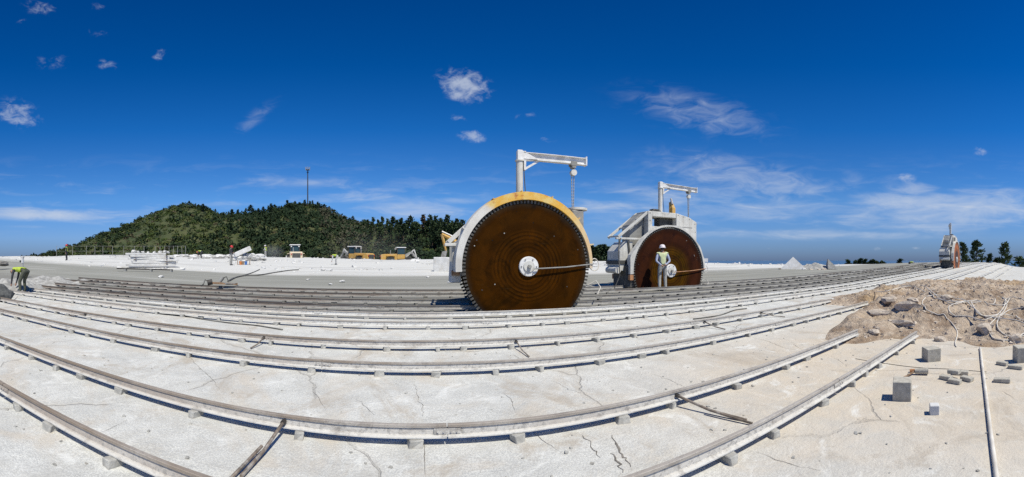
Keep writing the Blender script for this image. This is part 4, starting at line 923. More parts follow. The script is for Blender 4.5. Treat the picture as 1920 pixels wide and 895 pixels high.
PINES = [pine_meshes(1, M['needle']), pine_meshes(2, M['needle'], spread=1.9, bare=0.4, n_whorl=10), pine_meshes(3, M['needle2'], spread=1.35), pine_meshes(4, M['needle'], spread=2.1, bare=0.5, n_whorl=9, dens=30)]
YOUNG = [pine_meshes(11, M['needle2'], spread=2.0, bare=0.08, n_whorl=14, dens=30, nw=.24, ns=1.15), pine_meshes(12, M['needle2'], spread=2.4, bare=0.06, n_whorl=12, dens=32, nw=.24, ns=1.15), pine_meshes(13, M['needle'], spread=1.7, bare=0.08, n_whorl=13, dens=30, nw=.24, ns=1.15)]
BROWN = pine_meshes(5, M['needle_brown'], bare=0.3)
def pine(loc, h, meshes, rz, label, group, wide=1.0):
    e = empty('pine_tree', loc, rz, label=label, cat='tree', group=group); s = h / 6.0; e.scale = (s * wide, s * wide, s)
    for nm, me in zip(('trunk', 'crown'), meshes):
        o = bpy.data.objects.new(nm, me); COL.objects.link(o); o.parent = e
rnd = random.Random(5)
ridge = [(306, 3), (320, 3), (342, 6), (352, 5), (383, 6), (398, 4), (406, 4.5), (421, 6.5), (428, 7), (436, 6.5), (443, 7.5), (450, 7), (459, 7.5), (468, 7.5), (476, 7), (484, 7.5), (492, 7.5), (501, 7), (509, 7.5), (517, 6.5), (526, 7), (535, 6), (545, 6),
         (553, 5.5), (562, 5), (570, 5.5), (579, 5), (588, 6), (597, 5.5), (606, 6), (614, 5.5), (622, 5), (632, 5), (649, 5), (660, 4), (671, 5)]
for i, (px, h) in enumerate(ridge):
    pine(hill_z(px + rnd.uniform(-3.5, 3.5), rnd.uniform(0.90, 1.0)) - Vector((0, 0, 0.5)), h * rnd.uniform(0.5, 0.95), PINES[rnd.choice([1, 3, 2, 0])], rnd.uniform(0, 6), f'small dark pine on the hill skyline, {ORD[i]} of the ridge trees counted from the left', 'pines along the hill skyline', rnd.uniform(0.95, 1.6))
line = [(690, 416), (700, 409), (709, 413), (717, 408), (727, 412), (737, 408), (745, 414), (752, 411), (761, 416), (769, 407), (776, 418), (793, 405), (806, 406), (816, 408), (827, 412), (838, 406), (848, 416), (856, 413), (866, 415), (695, 424), (713, 421), (732, 422), (748, 424), (757, 421), (773, 423), (783, 419), (799, 416), (811, 417), (822, 418), (833, 419), (843, 421), (852, 420), (862, 421)]
line.sort()
for i, (px, py) in enumerate(line):
    b = hill_z(px, 0.88 if py < 417 else 0.70); z = H0 + (Y0 - py) / F * math.hypot(b.x, b.y)
    pine(b - Vector((0, 0, 0.4)), max(5, z - b.z + 0.4), BROWN if px == 793 else PINES[rnd.choice([0, 0, 2, 1])], rnd.uniform(0, 6), ('browned pine with reddish needles in the tree row left of the big disc' if px == 793 else f'tall dark pine in the row left of the big disc, {ORD[i]} from the left'), 'pine row left of the big saw', rnd.uniform(0.85, 1.2))
for i, (px, py, s) in enumerate([(1108, 462, .6), (1116, 466, .6), (1124, 460, .7), (1133, 459, .7), (1142, 464, .65), (1150, 461, .7)]):
    b = hill_z(px, s); z = H0 + (Y0 - py) / F * math.hypot(b.x, b.y); pine(b - Vector((0, 0, .3)), max(4, z - b.z), PINES[i % 2], i, f'dark pine between the two big saws, {ORD[i]} from the left', 'pines between the saws', 1.35)
for i, (px, top, r, wd, lb) in enumerate([(1805, 458, 88, 1.1, 'young pine partly hidden by the orange bladed saw'), (1832, 455, 92, 1.05, 'tall young pine with pointed top just right of the distant saw'), (1856, 479, 94, 1.0, 'low young pine between the two taller pines at far right'),
                                     (1884, 459, 92, 1.0, 'bushy young pine standing second tallest at far right'), (1912, 484, 95, 1.6, 'low spreading pine at the right edge of the picture'), (1869, 488, 96, 1.3, 'shrubby pine at the foot of the bushy young pine')]):
    g_ = gp(px, r); zt = H0 + (Y0 - top) / F * r; pine(Vector((g_.x, g_.y, g_.z - 0.5)), zt - g_.z + 0.5, YOUNG[i % 3], i * 1.3, lb, 'young pines at the far right', wd)
for i, (px, top) in enumerate([(1590, 489), (1606, 490), (1614, 487), (1622, 488), (1630, 491), (1637, 489), (1645, 492), (1655, 491), (1688, 488)]):
    r = 125; a = az_of(px); zt = H0 + (Y0 - top) / F * r; pine(Vector((r*math.sin(a), r*math.cos(a), zt - 6.5)), 6.5, YOUNG[i % 3], i, f'dark treetop showing over the quarry edge, {ORD[i]} from the left', 'treetops over the quarry edge', 1.3)

# lattice mast on the summit
mb_ = hill_z(577, 1.0); mt = empty('radio_mast', mb_ - Vector((0, 0, 1)), label='thin grey radio mast on the right hand summit of the hill', cat='mast')
Hm = H0 + (Y0 - 317) / F * math.hypot(mb_.x, mb_.y) - mb_.z + 1
MB().tube([(0, 0, 0), (0, 0, Hm)], [0.42, 0.30], 8).build('pole', M['steel_dark'], mt)
for zz, w in ((Hm - 0.6, 2.2), (Hm - 2.2, 1.5)):
    MB().tube([(0, 0, zz), (0, 0, zz + 0.16)], w * 0.55, 10).build('platform', M['steel_dark'], mt)
for k in range(5):
    a = k * 1.257; MB().box((1.35*math.cos(a) - .16, 1.35*math.sin(a) - .16, Hm - 0.9), (1.35*math.cos(a) + .16, 1.35*math.sin(a) + .16, Hm + 1.2)).build('antenna', M['wire'], mt)

# ------------------------------------------------------------------ vehicles
def wheel(parent, x, y, r=0.72, w=0.5):
    t = MB().lathe_y([(r*0.55, -w/2), (r*0.9, -w/2), (r, -w/2+0.08), (r, w/2-0.08), (r*0.9, w/2), (r*0.55, w/2)], 24).build('wheel', M['rubber'], parent, smooth=True, loc=(x, y, r))
    MB().lathe_y([(0.06, -w/2+0.03), (r*0.54, -w/2+0.06), (r*0.54, w/2-0.06), (0.06, w/2-0.03)], 18).build('rim', M['cream'], t, smooth=True)
def loader(loc, rz, label, scale, body):
    e = empty('wheel_loader', loc, rz, label=label, cat='loader', group='wheel loaders parked under the hill'); e.scale = (scale,) * 3
    for x in (-1.45, 1.55):
        for y in (-0.95, 0.95): wheel(e, x, y)
    MB().prism([(-3.1, 0.75), (-0.35, 0.75), (-0.35, 1.85), (-2.7, 1.80), (-3.05, 1.65)], -0.95, 0.95).build('engine_cover', M[body], e, bevel=0.05)
    g = MB().box((-3.16, -0.62, 0.85), (-3.07, 0.62, 1.55)).build('grille', M['machine_dark'], e)
    for y in (-0.75, 0.75):
        MB().tube([(-3.10, y, 1.42), (-3.18, y, 1.42)], 0.09, 10).build('tail_lamp', M['red'], e)
    MB().box((-2.2, -1.32, 1.47), (-0.75, -0.96, 1.55)).build('mudguard', M[body], e); MB().box((-2.2, 0.96, 1.47), (-0.75, 1.32, 1.55)).build('mudguard', M[body], e)
    MB().box((-0.30, -0.6, 0.55), (2.0, 0.6, 1.15)).build('front_frame', M[body], e, bevel=0.04)
    c = MB().box((-0.30, -0.72, 1.0), (1.05, 0.72, 1.75)).build('cab', M[body], e, bevel=0.03)
    MB().box((-0.24, -0.68, 1.75), (0.98, 0.68, 2.82)).build('cab_glass', M['glass'], c, bevel=0.02)
    for x in (-0.26, 1.0):
        for y in (-0.70, 0.70): MB().box((x - .05, y - .05, 1.75), (x + .05, y + .05, 2.84)).build('cab_post', M['steel_dark'], c)
    MB().box((-0.45, -0.85, 2.84), (1.2, 0.85, 2.98)).build('cab_roof', M['white_paint'], c, bevel=0.03)
    for y in (-0.6, 0.6): MB().tube([(-0.46, y, 2.66), (-0.55, y, 2.66)], 0.1, 10).build('work_lamp', M['white_paint'], c)
    MB().tube([(-1.3, 0.35, 1.82), (-1.3, 0.35, 2.5)], 0.06, 8).build('exhaust', M['wire'], e)
    for y in (-0.5, 0.5):
        MB().bar((0.9, y, 1.45), (2.2, y, 2.15), 0.16, 0.30).build('boom', M['machine_grey'], e); MB().bar((2.2, y, 2.15), (3.2, y, 0.9), 0.16, 0.28).build('boom', M['machine_grey'], e)
    MB().bar((1.3, 0, 1.3), (2.7, 0, 2.6), 0.14, 0.18).build('tilt_link', M['machine_white'], e); MB().bar((2.7, 0, 2.6), (3.15, 0, 1.2), 0.14, 0.18).build('tilt_link', M['machine_white'], e)
    MB().prism([(3.0, 0.9), (3.15, 0.15), (4.25, 0.10), (4.28, 0.16), (3.35, 0.30), (3.25, 1.25), (3.05, 1.25)], -1.3, 1.3).build('bucket', M['machine_white'], e)
    return e
def on_base(px, py, r): return ray(px, py, r)
def look_rz(px): return -az_of(px)       # local +Y away from the camera
l1 = ray(553, 494, 60); loader(l1, look_rz(553) + R_(94), 'cream wheel loader seen from behind, parked alone under the hill', 0.98, 'cream')
l2 = ray(668, 496, 62); loader(l2, look_rz(668) + R_(140), 'yellow wheel loader facing left with grey grille toward the right', 0.98, 'yellow')
l3 = ray(747, 497, 62); loader(l3, look_rz(741) + R_(8), 'orange wheel loader facing right with raised grey boom and bucket', 0.95, 'yellow')
def excavator(loc, rz, label, boom, arm, tipz, scale=1.0):
    e = empty('excavator', loc, rz, label=label, cat='excavator', group='excavators behind the saws'); e.scale = (scale,) * 3
    for y in (-0.95, 0.95):
        MB().prism([(-1.6, 0.35), (-1.3, 0.05), (1.3, 0.05), (1.6, 0.35), (1.6, 0.5), (1.3, 0.8), (-1.3, 0.8), (-1.6, 0.5)], y - 0.25, y + 0.25).build('track', M['rubber'], e, bevel=0.03)
    MB().box((-1.9, -1.15, 0.9), (1.0, 1.15, 1.75)).build('house', M['yellow'], e, bevel=0.06); MB().box((-0.5, -0.6, 0.6), (0.5, 0.6, 0.9)).build('turntable', M['machine_dark'], e)
    c = MB().box((0.0, 0.3, 1.75), (1.0, 1.12, 2.1)).build('cab', M['yellow'], e); MB().box((0.03, 0.33, 2.1), (0.97, 1.09, 2.7)).build('cab_glass', M['glass'], c); MB().box((-.03, .28, 2.7), (1.05, 1.14, 2.8)).build('cab_roof', M['yellow'], c)
    b0, b1, b2 = boom
    MB().tube([b0, b1, b2], [0.20, 0.22, 0.13], 4).build('boom', M['yellow'], e); MB().tube([b2, arm], [0.15, 0.09], 4).build('arm', M['yellow'], e)
    MB().tube([Vector(b0) + Vector((.35, 0, -.1)), Vector(b0).lerp(Vector(b1), 0.8) + Vector((.2, 0, -.15))], 0.08, 8).build('ram', M['wire'], e); MB().tube([Vector(b1) + Vector((0, 0, .3)), Vector(b2) + Vector((0, 0, .25))], 0.08, 8).build('ram', M['wire'], e)
    a = Vector(arm); MB().prism([(-.1, .2), (.35, .1), (.5, -.5), (.1, -.85), (-.45, -.6), (-.35, -.45), (.05, -.5)], -.5, .5, 0, Matrix.Translation(a)).build('bucket', M['machine_grey'], e)
ex = gp(884, 36); excavator(ex, look_rz(880) + math.pi, 'yellow excavator behind the big disc, its bent arm showing at the left of the hood', ((0.9, 0, 1.6), (1.7, 0, 2.4), (2.75, 0, 2.95)), (2.35, 0, 1.2), 0)
ex = gp(1262, 26); excavator(ex, look_rz(1262) + math.pi * 0.5, 'yellow excavator standing behind the white saw, only its boom showing above', ((0.8, 0, 1.6), (1.3, 0.05, 4.6), (1.7, 0.15, 5.1)), (2.4, 0.2, 3.2), 0)

# ------------------------------------------------------------------ stacks, rubble, railing and small things
st = gp(283, 30); sr = look_rz(283) + 0.12
rnd = random.Random(77); k = 0
names = ['bottom', 'second', 'third', 'fourth', 'fifth', 'top']
for lv in range(6):
    for row in range(2):
        L = rnd.uniform(3.5, 4.0) - 0.13 * lv; off = rnd.uniform(-.38, .38) - (0.1 if lv > 3 else -0.15)
        o = MB().box((-L/2, -0.22, 0), (L/2, 0.22, 0.15)).build('stone_slab', M['stone'], bevel=0.02)
        o.location = st + Matrix.Rotation(sr, 3, 'Z') @ Vector((off, row * 0.55, 0.16 + lv * 0.165)); o.rotation_euler = (0, rnd.uniform(-.008, .008), sr + rnd.uniform(-.09, .09))
        tag(o, f'long white slab in the stack at left, {names[lv]} layer, {"front" if row == 0 else "back"} row', 'slab', 'slabs stacked at left')
    if lv < 5:
        for sx in (-1.2, 1.2):
            o = MB().box((-.06, -.3, 0), (.06, .85, 0.013)).build('spacer', M['wood']); o.location = st + Matrix.Rotation(sr, 3, 'Z') @ Vector((sx, 0, 0.311 + lv * 0.165)); o.rotation_euler = (0, 0, sr)
            tag(o, f'wooden spacer above the {names[lv]} layer of the slab stack, {"left" if sx < 0 else "right"} end', 'spacer', 'spacers in the slab stack')
for i, (dx, s) in enumerate([(-1.3, .26), (-1.0, .18), (-.6, .15), (-.2, .13), (.3, .14), (.75, .18), (1.15, .22), (1.35, .16)]):
    put(WROCKS[i % 3], 'boulder', st + Matrix.Rotation(sr, 3, 'Z') @ Vector((dx, .25, 1.12 + s * 0.45)), (s, s, s * .8), i, label=f'lump of white rubble on top of the slab stack, {ORD[i]} from the left', cat='rock', group='lumps on the slab stack')
a, b = gp(219, 26.5), gp(324, 25.5)
o = empty('steel_beam', a, label='dark steel beam on trestles in front of the slab stack', cat='beam'); d = b - a; d.z = 0
MB().bar(Vector((0, 0, .20)), Vector((d.x, d.y, .12)), 0.10, 0.09).build('beam', M['steel_dark'], o)
for t in (0.16, 0.62, 0.97): MB().box((-.08, -.08, -0.02), (.08, .08, .18)).build('trestle', M['machine_grey'], o, loc=(d.x * t, d.y * t, gz(a.x + d.x*t, a.y + d.y*t) - a.z))
# tilted slab and heap behind the red-helmeted worker
base = gp(465, 44)
o = MB().box((-1.0, -.4, 0), (1.0, .4, .5)).build('stone_slab', M['stone'], bevel=0.03); o.location = ray(456, 476, 44); o.rotation_euler = (0, R_(-24), look_rz(465) + 0.2); tag(o, 'white slab tilted up on the rubble heap behind the red helmeted worker', 'slab')
for i, (px, py, s) in enumerate([(447, 484, .62), (457, 485, .8), (468, 482, .95), (478, 485, .6), (487, 482, .8), (495, 485, .55), (441, 487, .4), (474, 488, .35)]):
    put(WROCKS[i % 3], 'boulder', ray(px, py, 44 + (i % 3) * .4), (s, s * .8, s * .62), i * 1.7, label=f'white boulder in the heap under the tilted slab, {ORD[i]} of the heap', cat='rock', group='boulders in the left heap')
for i, (px, col, w) in enumerate([(451, 'orange', 'orange bucket'), (455, 'wood', 'brown bucket'), (461, 'blue', 'blue bucket')]):
    g_ = gp(px, 35); mbk = MB(); n = 14; vs = []
    for r, z in ((.10, 0), (.14, .34), (.125, .34), (.09, .03)):
        for q in range(n): vs.append((r * math.cos(q*6.2832/n), r * math.sin(q*6.2832/n), z))
    mbk.add(vs, [(i_*n+q, i_*n+(q+1) % n, (i_+1)*n+(q+1) % n, (i_+1)*n+q) for i_ in range(3) for q in range(n)] + [tuple(range(n))])
    tag(mbk.build('bucket', M[col], smooth=True, loc=g_), f'{w} under the low table beside the red helmeted worker', 'bucket', 'buckets under the low table')
g_ = gp(457, 35.2); tb = empty('low_table', g_, look_rz(457), label='low pale table beside the red helmeted worker', cat='table'); MB().box((-.62, -.3, .42), (.62, .3, .47)).build('tabletop', M['stone'], tb)
for sx in (-.55, .55):
    for sy in (-.25, .25): MB().box((sx - .03, sy - .03, 0), (sx + .03, sy + .03, .418)).build('leg', M['wood'], tb)
# long low wall of white blocks along the crest
rnd = random.Random(9)
for i, px in enumerate(range(330, 442, 9)):
    g_ = gp(px, 56); s = rnd.uniform(.30, .62)
    put(WROCKS[i % 3], 'boulder', Vector((g_.x, g_.y, H0 + (Y0 - 480) / F * 56 - .05)), (s * 1.3, s, s * rnd.uniform(.6, .95)), rnd.uniform(0, 6), label=f'white boulder on the far quarry edge right of the slab stack, {ORD[i]} from the left', cat='rock', group='boulders along the left crest')
for (px0, px1, py, r, lb) in [(352, 440, 486, 50, 'long dark steel girder lying on the floor right of the slab stack'), (596, 640, 488, 60, 'long pale stone slab on the crest left of the parked loaders')]:
    A, B = ray(px0, py, r), ray(px1, py - 1, r); dark = px0 < 500
    o = MB().bar((0, 0, 0), B - A, .35, .34).build('girder' if dark else 'stone_slab', M['steel_dark'] if dark else M['stone'], bevel=.03); o.location = A; tag(o, lb, 'girder' if dark else 'slab')
for i, (px, py, s) in enumerate([(774, 490, .55), (783, 491, .7), (791, 491, .6), (799, 492, .5), (806, 492, .45)]):
    o = MB().box((-.9, -.5, -.12), (.9, .5, .12)).build('stone_slab', M['stone'], bevel=.03); o.location = ray(px, py, 46 + i * .5); o.scale = (s,) * 3; o.rotation_euler = (rnd.uniform(-.3, .3), rnd.uniform(-.5, .5), rnd.uniform(0, 3)); tag(o, f'broken pale slab in the pile right of the orange loader, {ORD[i]} from the left', 'slab', 'broken slabs by the orange loader')
bk = gp(842, 27); o = MB().prism([(-.95, 0), (1.25, 0), (1.25, .75), (.15, .95), (-.1, 1.02), (-.95, 1.02)], -.7, .7).build('stone_block', M['stone'], bevel=.03); o.location = bk - Vector((0, 0, .04)); o.rotation_euler = (0, 0, look_rz(842) - 0.2); tag(o, 'big white sawn stone block at the left of the biggest saw', 'stone')
for i, (px, py, s) in enumerate([(846, 531, .16), (642, 530, .15), (620, 535, .1), (802, 521, .1), (302, 521, .17), (577, 526, .1)]):
    p = on_ground(px, py); put(WROCKS[i % 3], 'stone', p + Vector((0, 0, s * .35)), (s, s, s * .6), i, label=['square pale stone on the slurry beside the big disc', 'white stone lying in the grey slurry left of the big disc', 'small white stone left of the white stone in the slurry', 'small pale stone at the far slurry edge',
        'grey stone on the slurry behind the dark rails at left', 'tiny white stone in the middle of the slurry'][i], cat='rock')
# railing on the crest
cols_ = [106, 136, 162, 178, 193, 211, 232, 252, 270, 291, 300, 309, 317, 325, 333, 341, 348]
rl = empty('railing', gp(106, 56), label='thin metal railing along the quarry edge at left', cat='railing'); org = rl.location.copy(); P = [ray(px, 481, 56) for px in cols_]
for p in P: MB().tube([p - org - Vector((0, 0, .5)), p - org + Vector((0, 0, 1.52))], 0.026, 6).build('post', M['machine_grey'], rl)
for h in (1.48, .75):
    for A, B in zip(P, P[1:]): MB().tube([A - org + Vector((0, 0, h)), B - org + Vector((0, 0, h))], 0.013, 5).build('bar', M['machine_grey'], rl)
pl = on_ground(45, 497); pl = gp(44, 24); pe = empty('instrument_post', pl, label='white post with instrument boxes behind the bending worker', cat='post')
MB().tube([(0, 0, 0), (-.10, 0, 1.35)], .035, 8).build('pole', M['wire'], pe); MB().box((-.17, -.06, .95), (-.03, .06, 1.35)).build('box', M['white_paint'], pe, bevel=.01); MB().box((-.30, -.03, 1.30), (.08, .03, 1.35)).build('cross_bar', M['wire'], pe); MB().tube([(-.26, -.1, 1.05), (-.26, .02, 1.05)], .07, 10).build('lamp', M['machine_dark'], pe)
sg = gp(1323, 46); se = empty('sign_board', Vector((sg.x, sg.y, H0 - 11/F*46)), look_rz(1323), label='small white board on two legs right of the white saw', cat='sign')
MB().box((-.28, -.02, .42), (.28, .02, .85)).build('board', M['white_paint'], se)
for sx in (-.24, .24): MB().box((sx - .02, .022, -.3), (sx + .02, .05, .85)).build('leg', M['wire'], se)
bo = ray(1386, 496, 50); bb = empty('marker_post', bo, label='tiny white marker post on the far edge right of the white saw', cat='post'); MB().tube([(0, 0, -.3), (0, 0, .12), (0, 0, .30)], [.16, .16, .10], 10).build('post', M['white_paint'], bb, smooth=True)
# heap at right with the pale pyramid and the dark leaning slab
o = MB().add([(-1.15, -.6, 0), (1.3, -.7, 0), (1.2, .8, 0), (-1.0, .7, 0), (.05, 0, 1.15)], [(0, 1, 4), (1, 2, 4), (2, 3, 4), (3, 0, 4), (0, 3, 2, 1)]).build('stone_pyramid', M['stone']); o.location = ray(1486, 505, 36); o.rotation_euler = (0, 0, look_rz(1486)); tag(o, 'bright white pointed stone on the far edge at right', 'stone')
hp = MB(); 
def heap(name, c, rx, ry, h, mat, seed, label):
    mb = MB(); n = 30
    for i in range(n + 1):
        for j in range(n + 1):
            u, v = i / n * 2 - 1, j / n * 2 - 1; q = max(0, 1 - (u*u + v*v)); z = h * q ** .8 * (1 + .55 * fbm(u * 2.1, v * 2.1, seed, 1.6)) - .12 + .06 * h * fbm(u, v, seed + 2, 9)
            mb.v.append((u * rx, v * ry, z))
    for i in range(n):
        for j in range(n): mb.f.append((i*(n+1)+j, (i+1)*(n+1)+j, (i+1)*(n+1)+j+1, i*(n+1)+j+1)); mb.m.append(0)
    o = mb.build(name, mat, smooth='all'); o.location = c[0]; o.rotation_euler = (0, 0, c[1]); return tag(o, label, 'heap')
heap('rubble_heap', (ray(1526, 504, 36.5), look_rz(1526)), 1.7, 1.1, .55, M['gravel'], 3, 'grey rubble heap right of the white pointed stone')
heap('gravel_heap', (gp(88, 20) - Vector((0, 0, .1)), look_rz(88)), 2.9, 2.2, .50, M['gravel'], 6, 'long grey gravel heap behind the bending worker')
heap('gravel_heap', (gp(20, 17.5) - Vector((0, 0, .1)), look_rz(20)), 2.0, 1.7, .62, M['gravel'], 8, 'grey gravel heap at the left edge under the dark rock')
put(rock_mesh('rock', M['rock_dark'], 31, 2, (1, .6, .4), .3), 'rock', on_ground(4, 506) + Vector((0, 0, .50)), .55, look_rz(10), label='long dark rock lying on the gravel heap at the left edge', cat='rock')
o = MB().add([(-.15, -.25, 0), (.95, -.25, 0), (.95, .35, 0), (-.15, .35, 0), (-.1, -.12, .95), (.0, .2, .95)], [(0, 1, 4), (1, 2, 5, 4), (2, 3, 5), (3, 0, 4, 5), (0, 3, 2, 1)]).build('stone_slab', M['gravel']); o.location = ray(1553, 505, 36); o.rotation_euler = (0, 0, look_rz(1553) + .5); tag(o, 'dark faced wedge of stone standing right of the rubble heap', 'stone')
for i, (px, py, s, w) in enumerate([(1521, 507, .22, 'dark'), (1536, 507, .22, 'd'), (1545, 506, .26, 'd'), (1508, 506, .26, 'w'), (1462, 504, .14, 'd')]):
    put(rock_mesh('rock', M['stone'] if w == 'w' else M['rock'], 40 + i, 2, (1, .8, .65), .4), 'rock', ray(px, py, 35), s, i, label=f'{"white" if w == "w" else "brown"} rock by the right hand rubble heap, {ORD[i]} of five', cat='rock', group='rocks by the right heap')
# hoses on the slurry
def hose(pts, rad, mat, name, label, lift=0.0, sub=10, f=on_ground, cat='hose'):
    P = [f(*p) + Vector((0, 0, rad + lift)) for p in pts]; out = []
    for i in range(len(P) - 1):
        p0, p1, p2, p3 = P[max(i-1, 0)], P[i], P[i+1], P[min(i+2, len(P)-1)]
        for j in range(sub):
            t = j / sub; q = 0.5 * ((2*p1) + (-p0 + p2)*t + (2*p0 - 5*p1 + 4*p2 - p3)*t*t + (-p0 + 3*p1 - 3*p2 + p3)*t**3)
            q.z = max(q.z, surf(q.x, q.y) + rad * 0.8); out.append(q)
    out.append(P[-1]); o0 = out[0].copy(); ob = MB().tube([q - o0 for q in out], rad, 7).build(name, mat, smooth='all'); ob.location = o0; return tag(ob, label, cat)
hose([(427, 529), (437, 523), (452, 519), (474, 512), (487, 506)], .03, M['hose_dark'], 'hose', 'shorter dark hose forking away over the grey slurry at left')
hose([(430, 528), (444, 521), (462, 518), (486, 517), (516, 512), (543, 508), (560, 507)], .035, M['hose_dark'], 'hose', 'longer dark hose curving over the grey slurry at left')
hose([(1300, 600), (1325, 597), (1352, 592), (1378, 583), (1400, 580)], .016, M['hose_dark'], 'cable', 'thin dark cable between the fourth and fifth rails right of the man', cat='cable')
hose([(300, 590), (345, 594), (380, 600), (430, 607), (480, 612), (530, 620)], .014, M['hose_dark'], 'cable', 'thin dark cable left of the middle between the fourth and fifth rails', cat='cable')
# wrecked drill rig lying across the dark rails at left
dr = on_ground(410, 545); de = empty('drill_rig', dr + Vector((0, 0, .22)), look_rz(410) - .1, label='rusty hand drill rig with hoses lying across the dark rails at left', cat='drill')
MB().bar((-.35, 0, .08), (.75, .05, .03), .07, .08).build('frame', M['wood'], de); MB().bar((-.2, .15, .05), (.7, -.1, .06), .05, .05).build('frame', M['steel_rust'], de); MB().bar((.2, -.1, .10), (.8, .12, -.04), .03, .03).build('rod', M['wire'], de)
MB().tube([(-.45, 0, .08), (-.25, .02, .12)], .11, 12).build('motor', M['steel_dark'], de, smooth=True); MB().tube([(.02, .1, .12), (.16, .12, .3)], .08, 10).build('cylinder', M['machine_grey'], de, smooth=True)
MB().tube([(-.4, 0, .1), (-.55, .1, .2), (-.6, -.1, .02), (-.7, 0, -.05)], .025, 6).build('hose', M['hose_dark'], de, smooth=True); MB().tube([(.1, .1, .25), (.3, .1, .32), (.4, 0, .12)], .02, 6).build('hose', M['hose_dark'], de, smooth=True)
# sack-like bundle at the left edge
sk = on_ground(3, 565); put(rock_mesh('bundle', M['sack'], 71, 3, (1, .8, .9), .25), 'bundle', sk + Vector((0, 0, .24)), (.42, .4, .36), .3, label='dark grey bundle on the floor cut by the left edge', cat='bundle')
hose([(12, 560), (22, 552), (32, 556), (26, 563), (16, 566), (24, 558), (36, 560)], .012, M['hose_white'], 'hose', 'tangled pale hose beside the dark bundle at the left edge')

# cubes, bricks, poles, hoses on the right foreground
def cube(px, py, w, h, rz, label, mat='granite'):
    p = on_ground(px, py); rnd = random.Random(px)
    pts = [(sx * w * rnd.uniform(.94, 1.03), sy * w * rnd.uniform(.94, 1.03), h * rnd.uniform(.98, 1.02) if sz else -.01) for sz in (0, 1) for sx, sy in ((-1, -1), (1, -1), (1, 1), (-1, 1))]
    o = MB().add(pts, [(0,3,2,1),(4,5,6,7),(0,1,5,4),(1,2,6,5),(2,3,7,6),(3,0,4,7)]).build('concrete_cube' if mat == 'granite' else 'stone_brick', M[mat], bevel=.006); o.location = p; o.rotation_euler = (0, 0, look_rz(px) + rz); return tag(o, label, 'block', 'loose blocks on the right floor')
cube(1692, 748, .105, .215, -.05, 'big grey concrete cube nearest the camera at right'); cube(1746, 676, .115, .195, .45, 'grey concrete cube standing below the soil bank'); cube(1916, 678, .12, .24, .35, 'grey concrete cube cut by the right edge')
cube(1752, 776, .050, .095, .1, 'small white stone cube alone in front of the big grey cube', 'stone')
def brick(px, py, rz, label, l=.10, w=.05, h=.055, tz=0.0):
    p = on_ground(px, py); o = MB().box((-l, -w, 0), (l, w, h)).build('stone_brick', M['granite'], bevel=.006); o.location = p + Vector((0, 0, tz)); o.rotation_euler = (0, random.uniform(-.03, .03), look_rz(px) + rz); tag(o, label, 'brick', 'loose bricks on the right floor')
for i, (px, py, rz, tz, nm) in enumerate([(1774, 712, -.5, 0, 'leftmost brick of the loose pile'), (1790, 719, -.4, 0, 'front brick of the loose pile'), (1789, 709, -.5, .056, 'raised brick on the middle of the loose pile'), (1801, 703, -.1, 0, 'long back brick of the loose pile'), (1813, 714, -.6, 0, 'rightmost dark brick of the loose pile'),
        (1879, 717, -.12, 0, 'brick lying alone right of the long white pole'), (1879, 685, -.45, 0, 'dark brick leading toward the cube at the right edge'), (1904, 692, -.3, 0, 'long brick before the cube at the right edge')]): brick(px, py, rz, nm, .11 if 'long' in nm else .085, .045, .052, tz)
tl = on_ground(1722, 703); te_ = empty('hand_tool', tl, look_rz(1722) + .2, label='dusty hand tool with rusty grip lying between the two grey cubes', cat='tool')
MB().tube([(-.05, 0, .05), (.13, -.03, .05)], [.035, .045], 10).build('head', M['granite'], te_, smooth=True); MB().tube([(-.05, 0, .05), (-.16, -.09, .02), (-.22, -.13, .015)], .013, 7).build('handle', M['wood'], te_, smooth=True); MB().tube([(-.10, .11, .025), (.15, .09, .03)], .025, 8).build('grip', M['hood_rust'], te_, smooth=True)
hose([(1838, 655), (1842, 690), (1849, 745), (1857, 810), (1866, 880), (1872, 925)], .021, M['hose_white'], 'pole', 'long white pole lying on the floor near the right edge', cat='pole', sub=4)
hose([(1604, 674), (1660, 683), (1720, 690), (1790, 694), (1850, 699)], .004, M['hose_dark'], 'cable', 'very thin wire across the floor behind the grey cubes', cat='cable')
H = [[(1640, 549), (1665, 547), (1690, 540), (1710, 538), (1733, 548), (1752, 560), (1790, 567), (1830, 569), (1862, 572), (1866, 562)],
     [(1690, 538), (1728, 537), (1748, 549), (1765, 563), (1793, 572), (1830, 565), (1850, 571), (1882, 573), (1893, 561)],
     [(1735, 560), (1729, 571), (1736, 582), (1755, 592), (1775, 600), (1790, 615), (1795, 630), (1791, 645), (1793, 652)],
     [(1737, 557), (1760, 555), (1790, 562), (1812, 566), (1830, 588), (1850, 595), (1880, 592), (1896, 594), (1922, 604)],
     [(1810, 566), (1785, 573), (1779, 583), (1793, 596), (1815, 598), (1845, 602), (1870, 592), (1884, 574), (1886, 562), (1905, 560), (1922, 566)],
     [(1880, 560), (1888, 572), (1880, 588), (1864, 602), (1854, 618), (1860, 634), (1880, 640), (1900, 638), (1922, 627)],
     [(1922, 578), (1890, 585), (1872, 602), (1870, 616), (1880, 627), (1900, 634), (1922, 632)],
     [(1820, 567), (1828, 582), (1845, 596), (1870, 598), (1900, 602), (1922, 608)]]
HL = ['white hose running along the top of the soil bank from the left', 'white hose crossing the upper soil bank in a shallow curve', 'white hose trailing down the soil bank toward the cube', 'white hose sweeping across the middle of the soil bank', 'white hose forming the wide loop at the middle of the soil bank',
      'white hose forming the lowest large loop on the soil bank', 'white hose coil nested inside the lowest loop', 'white hose dropping through the loops to the right edge']
for P, l in zip(H, HL): hose(P, .013, M['hose_white'], 'hose', l, sub=8, f=on_surf)
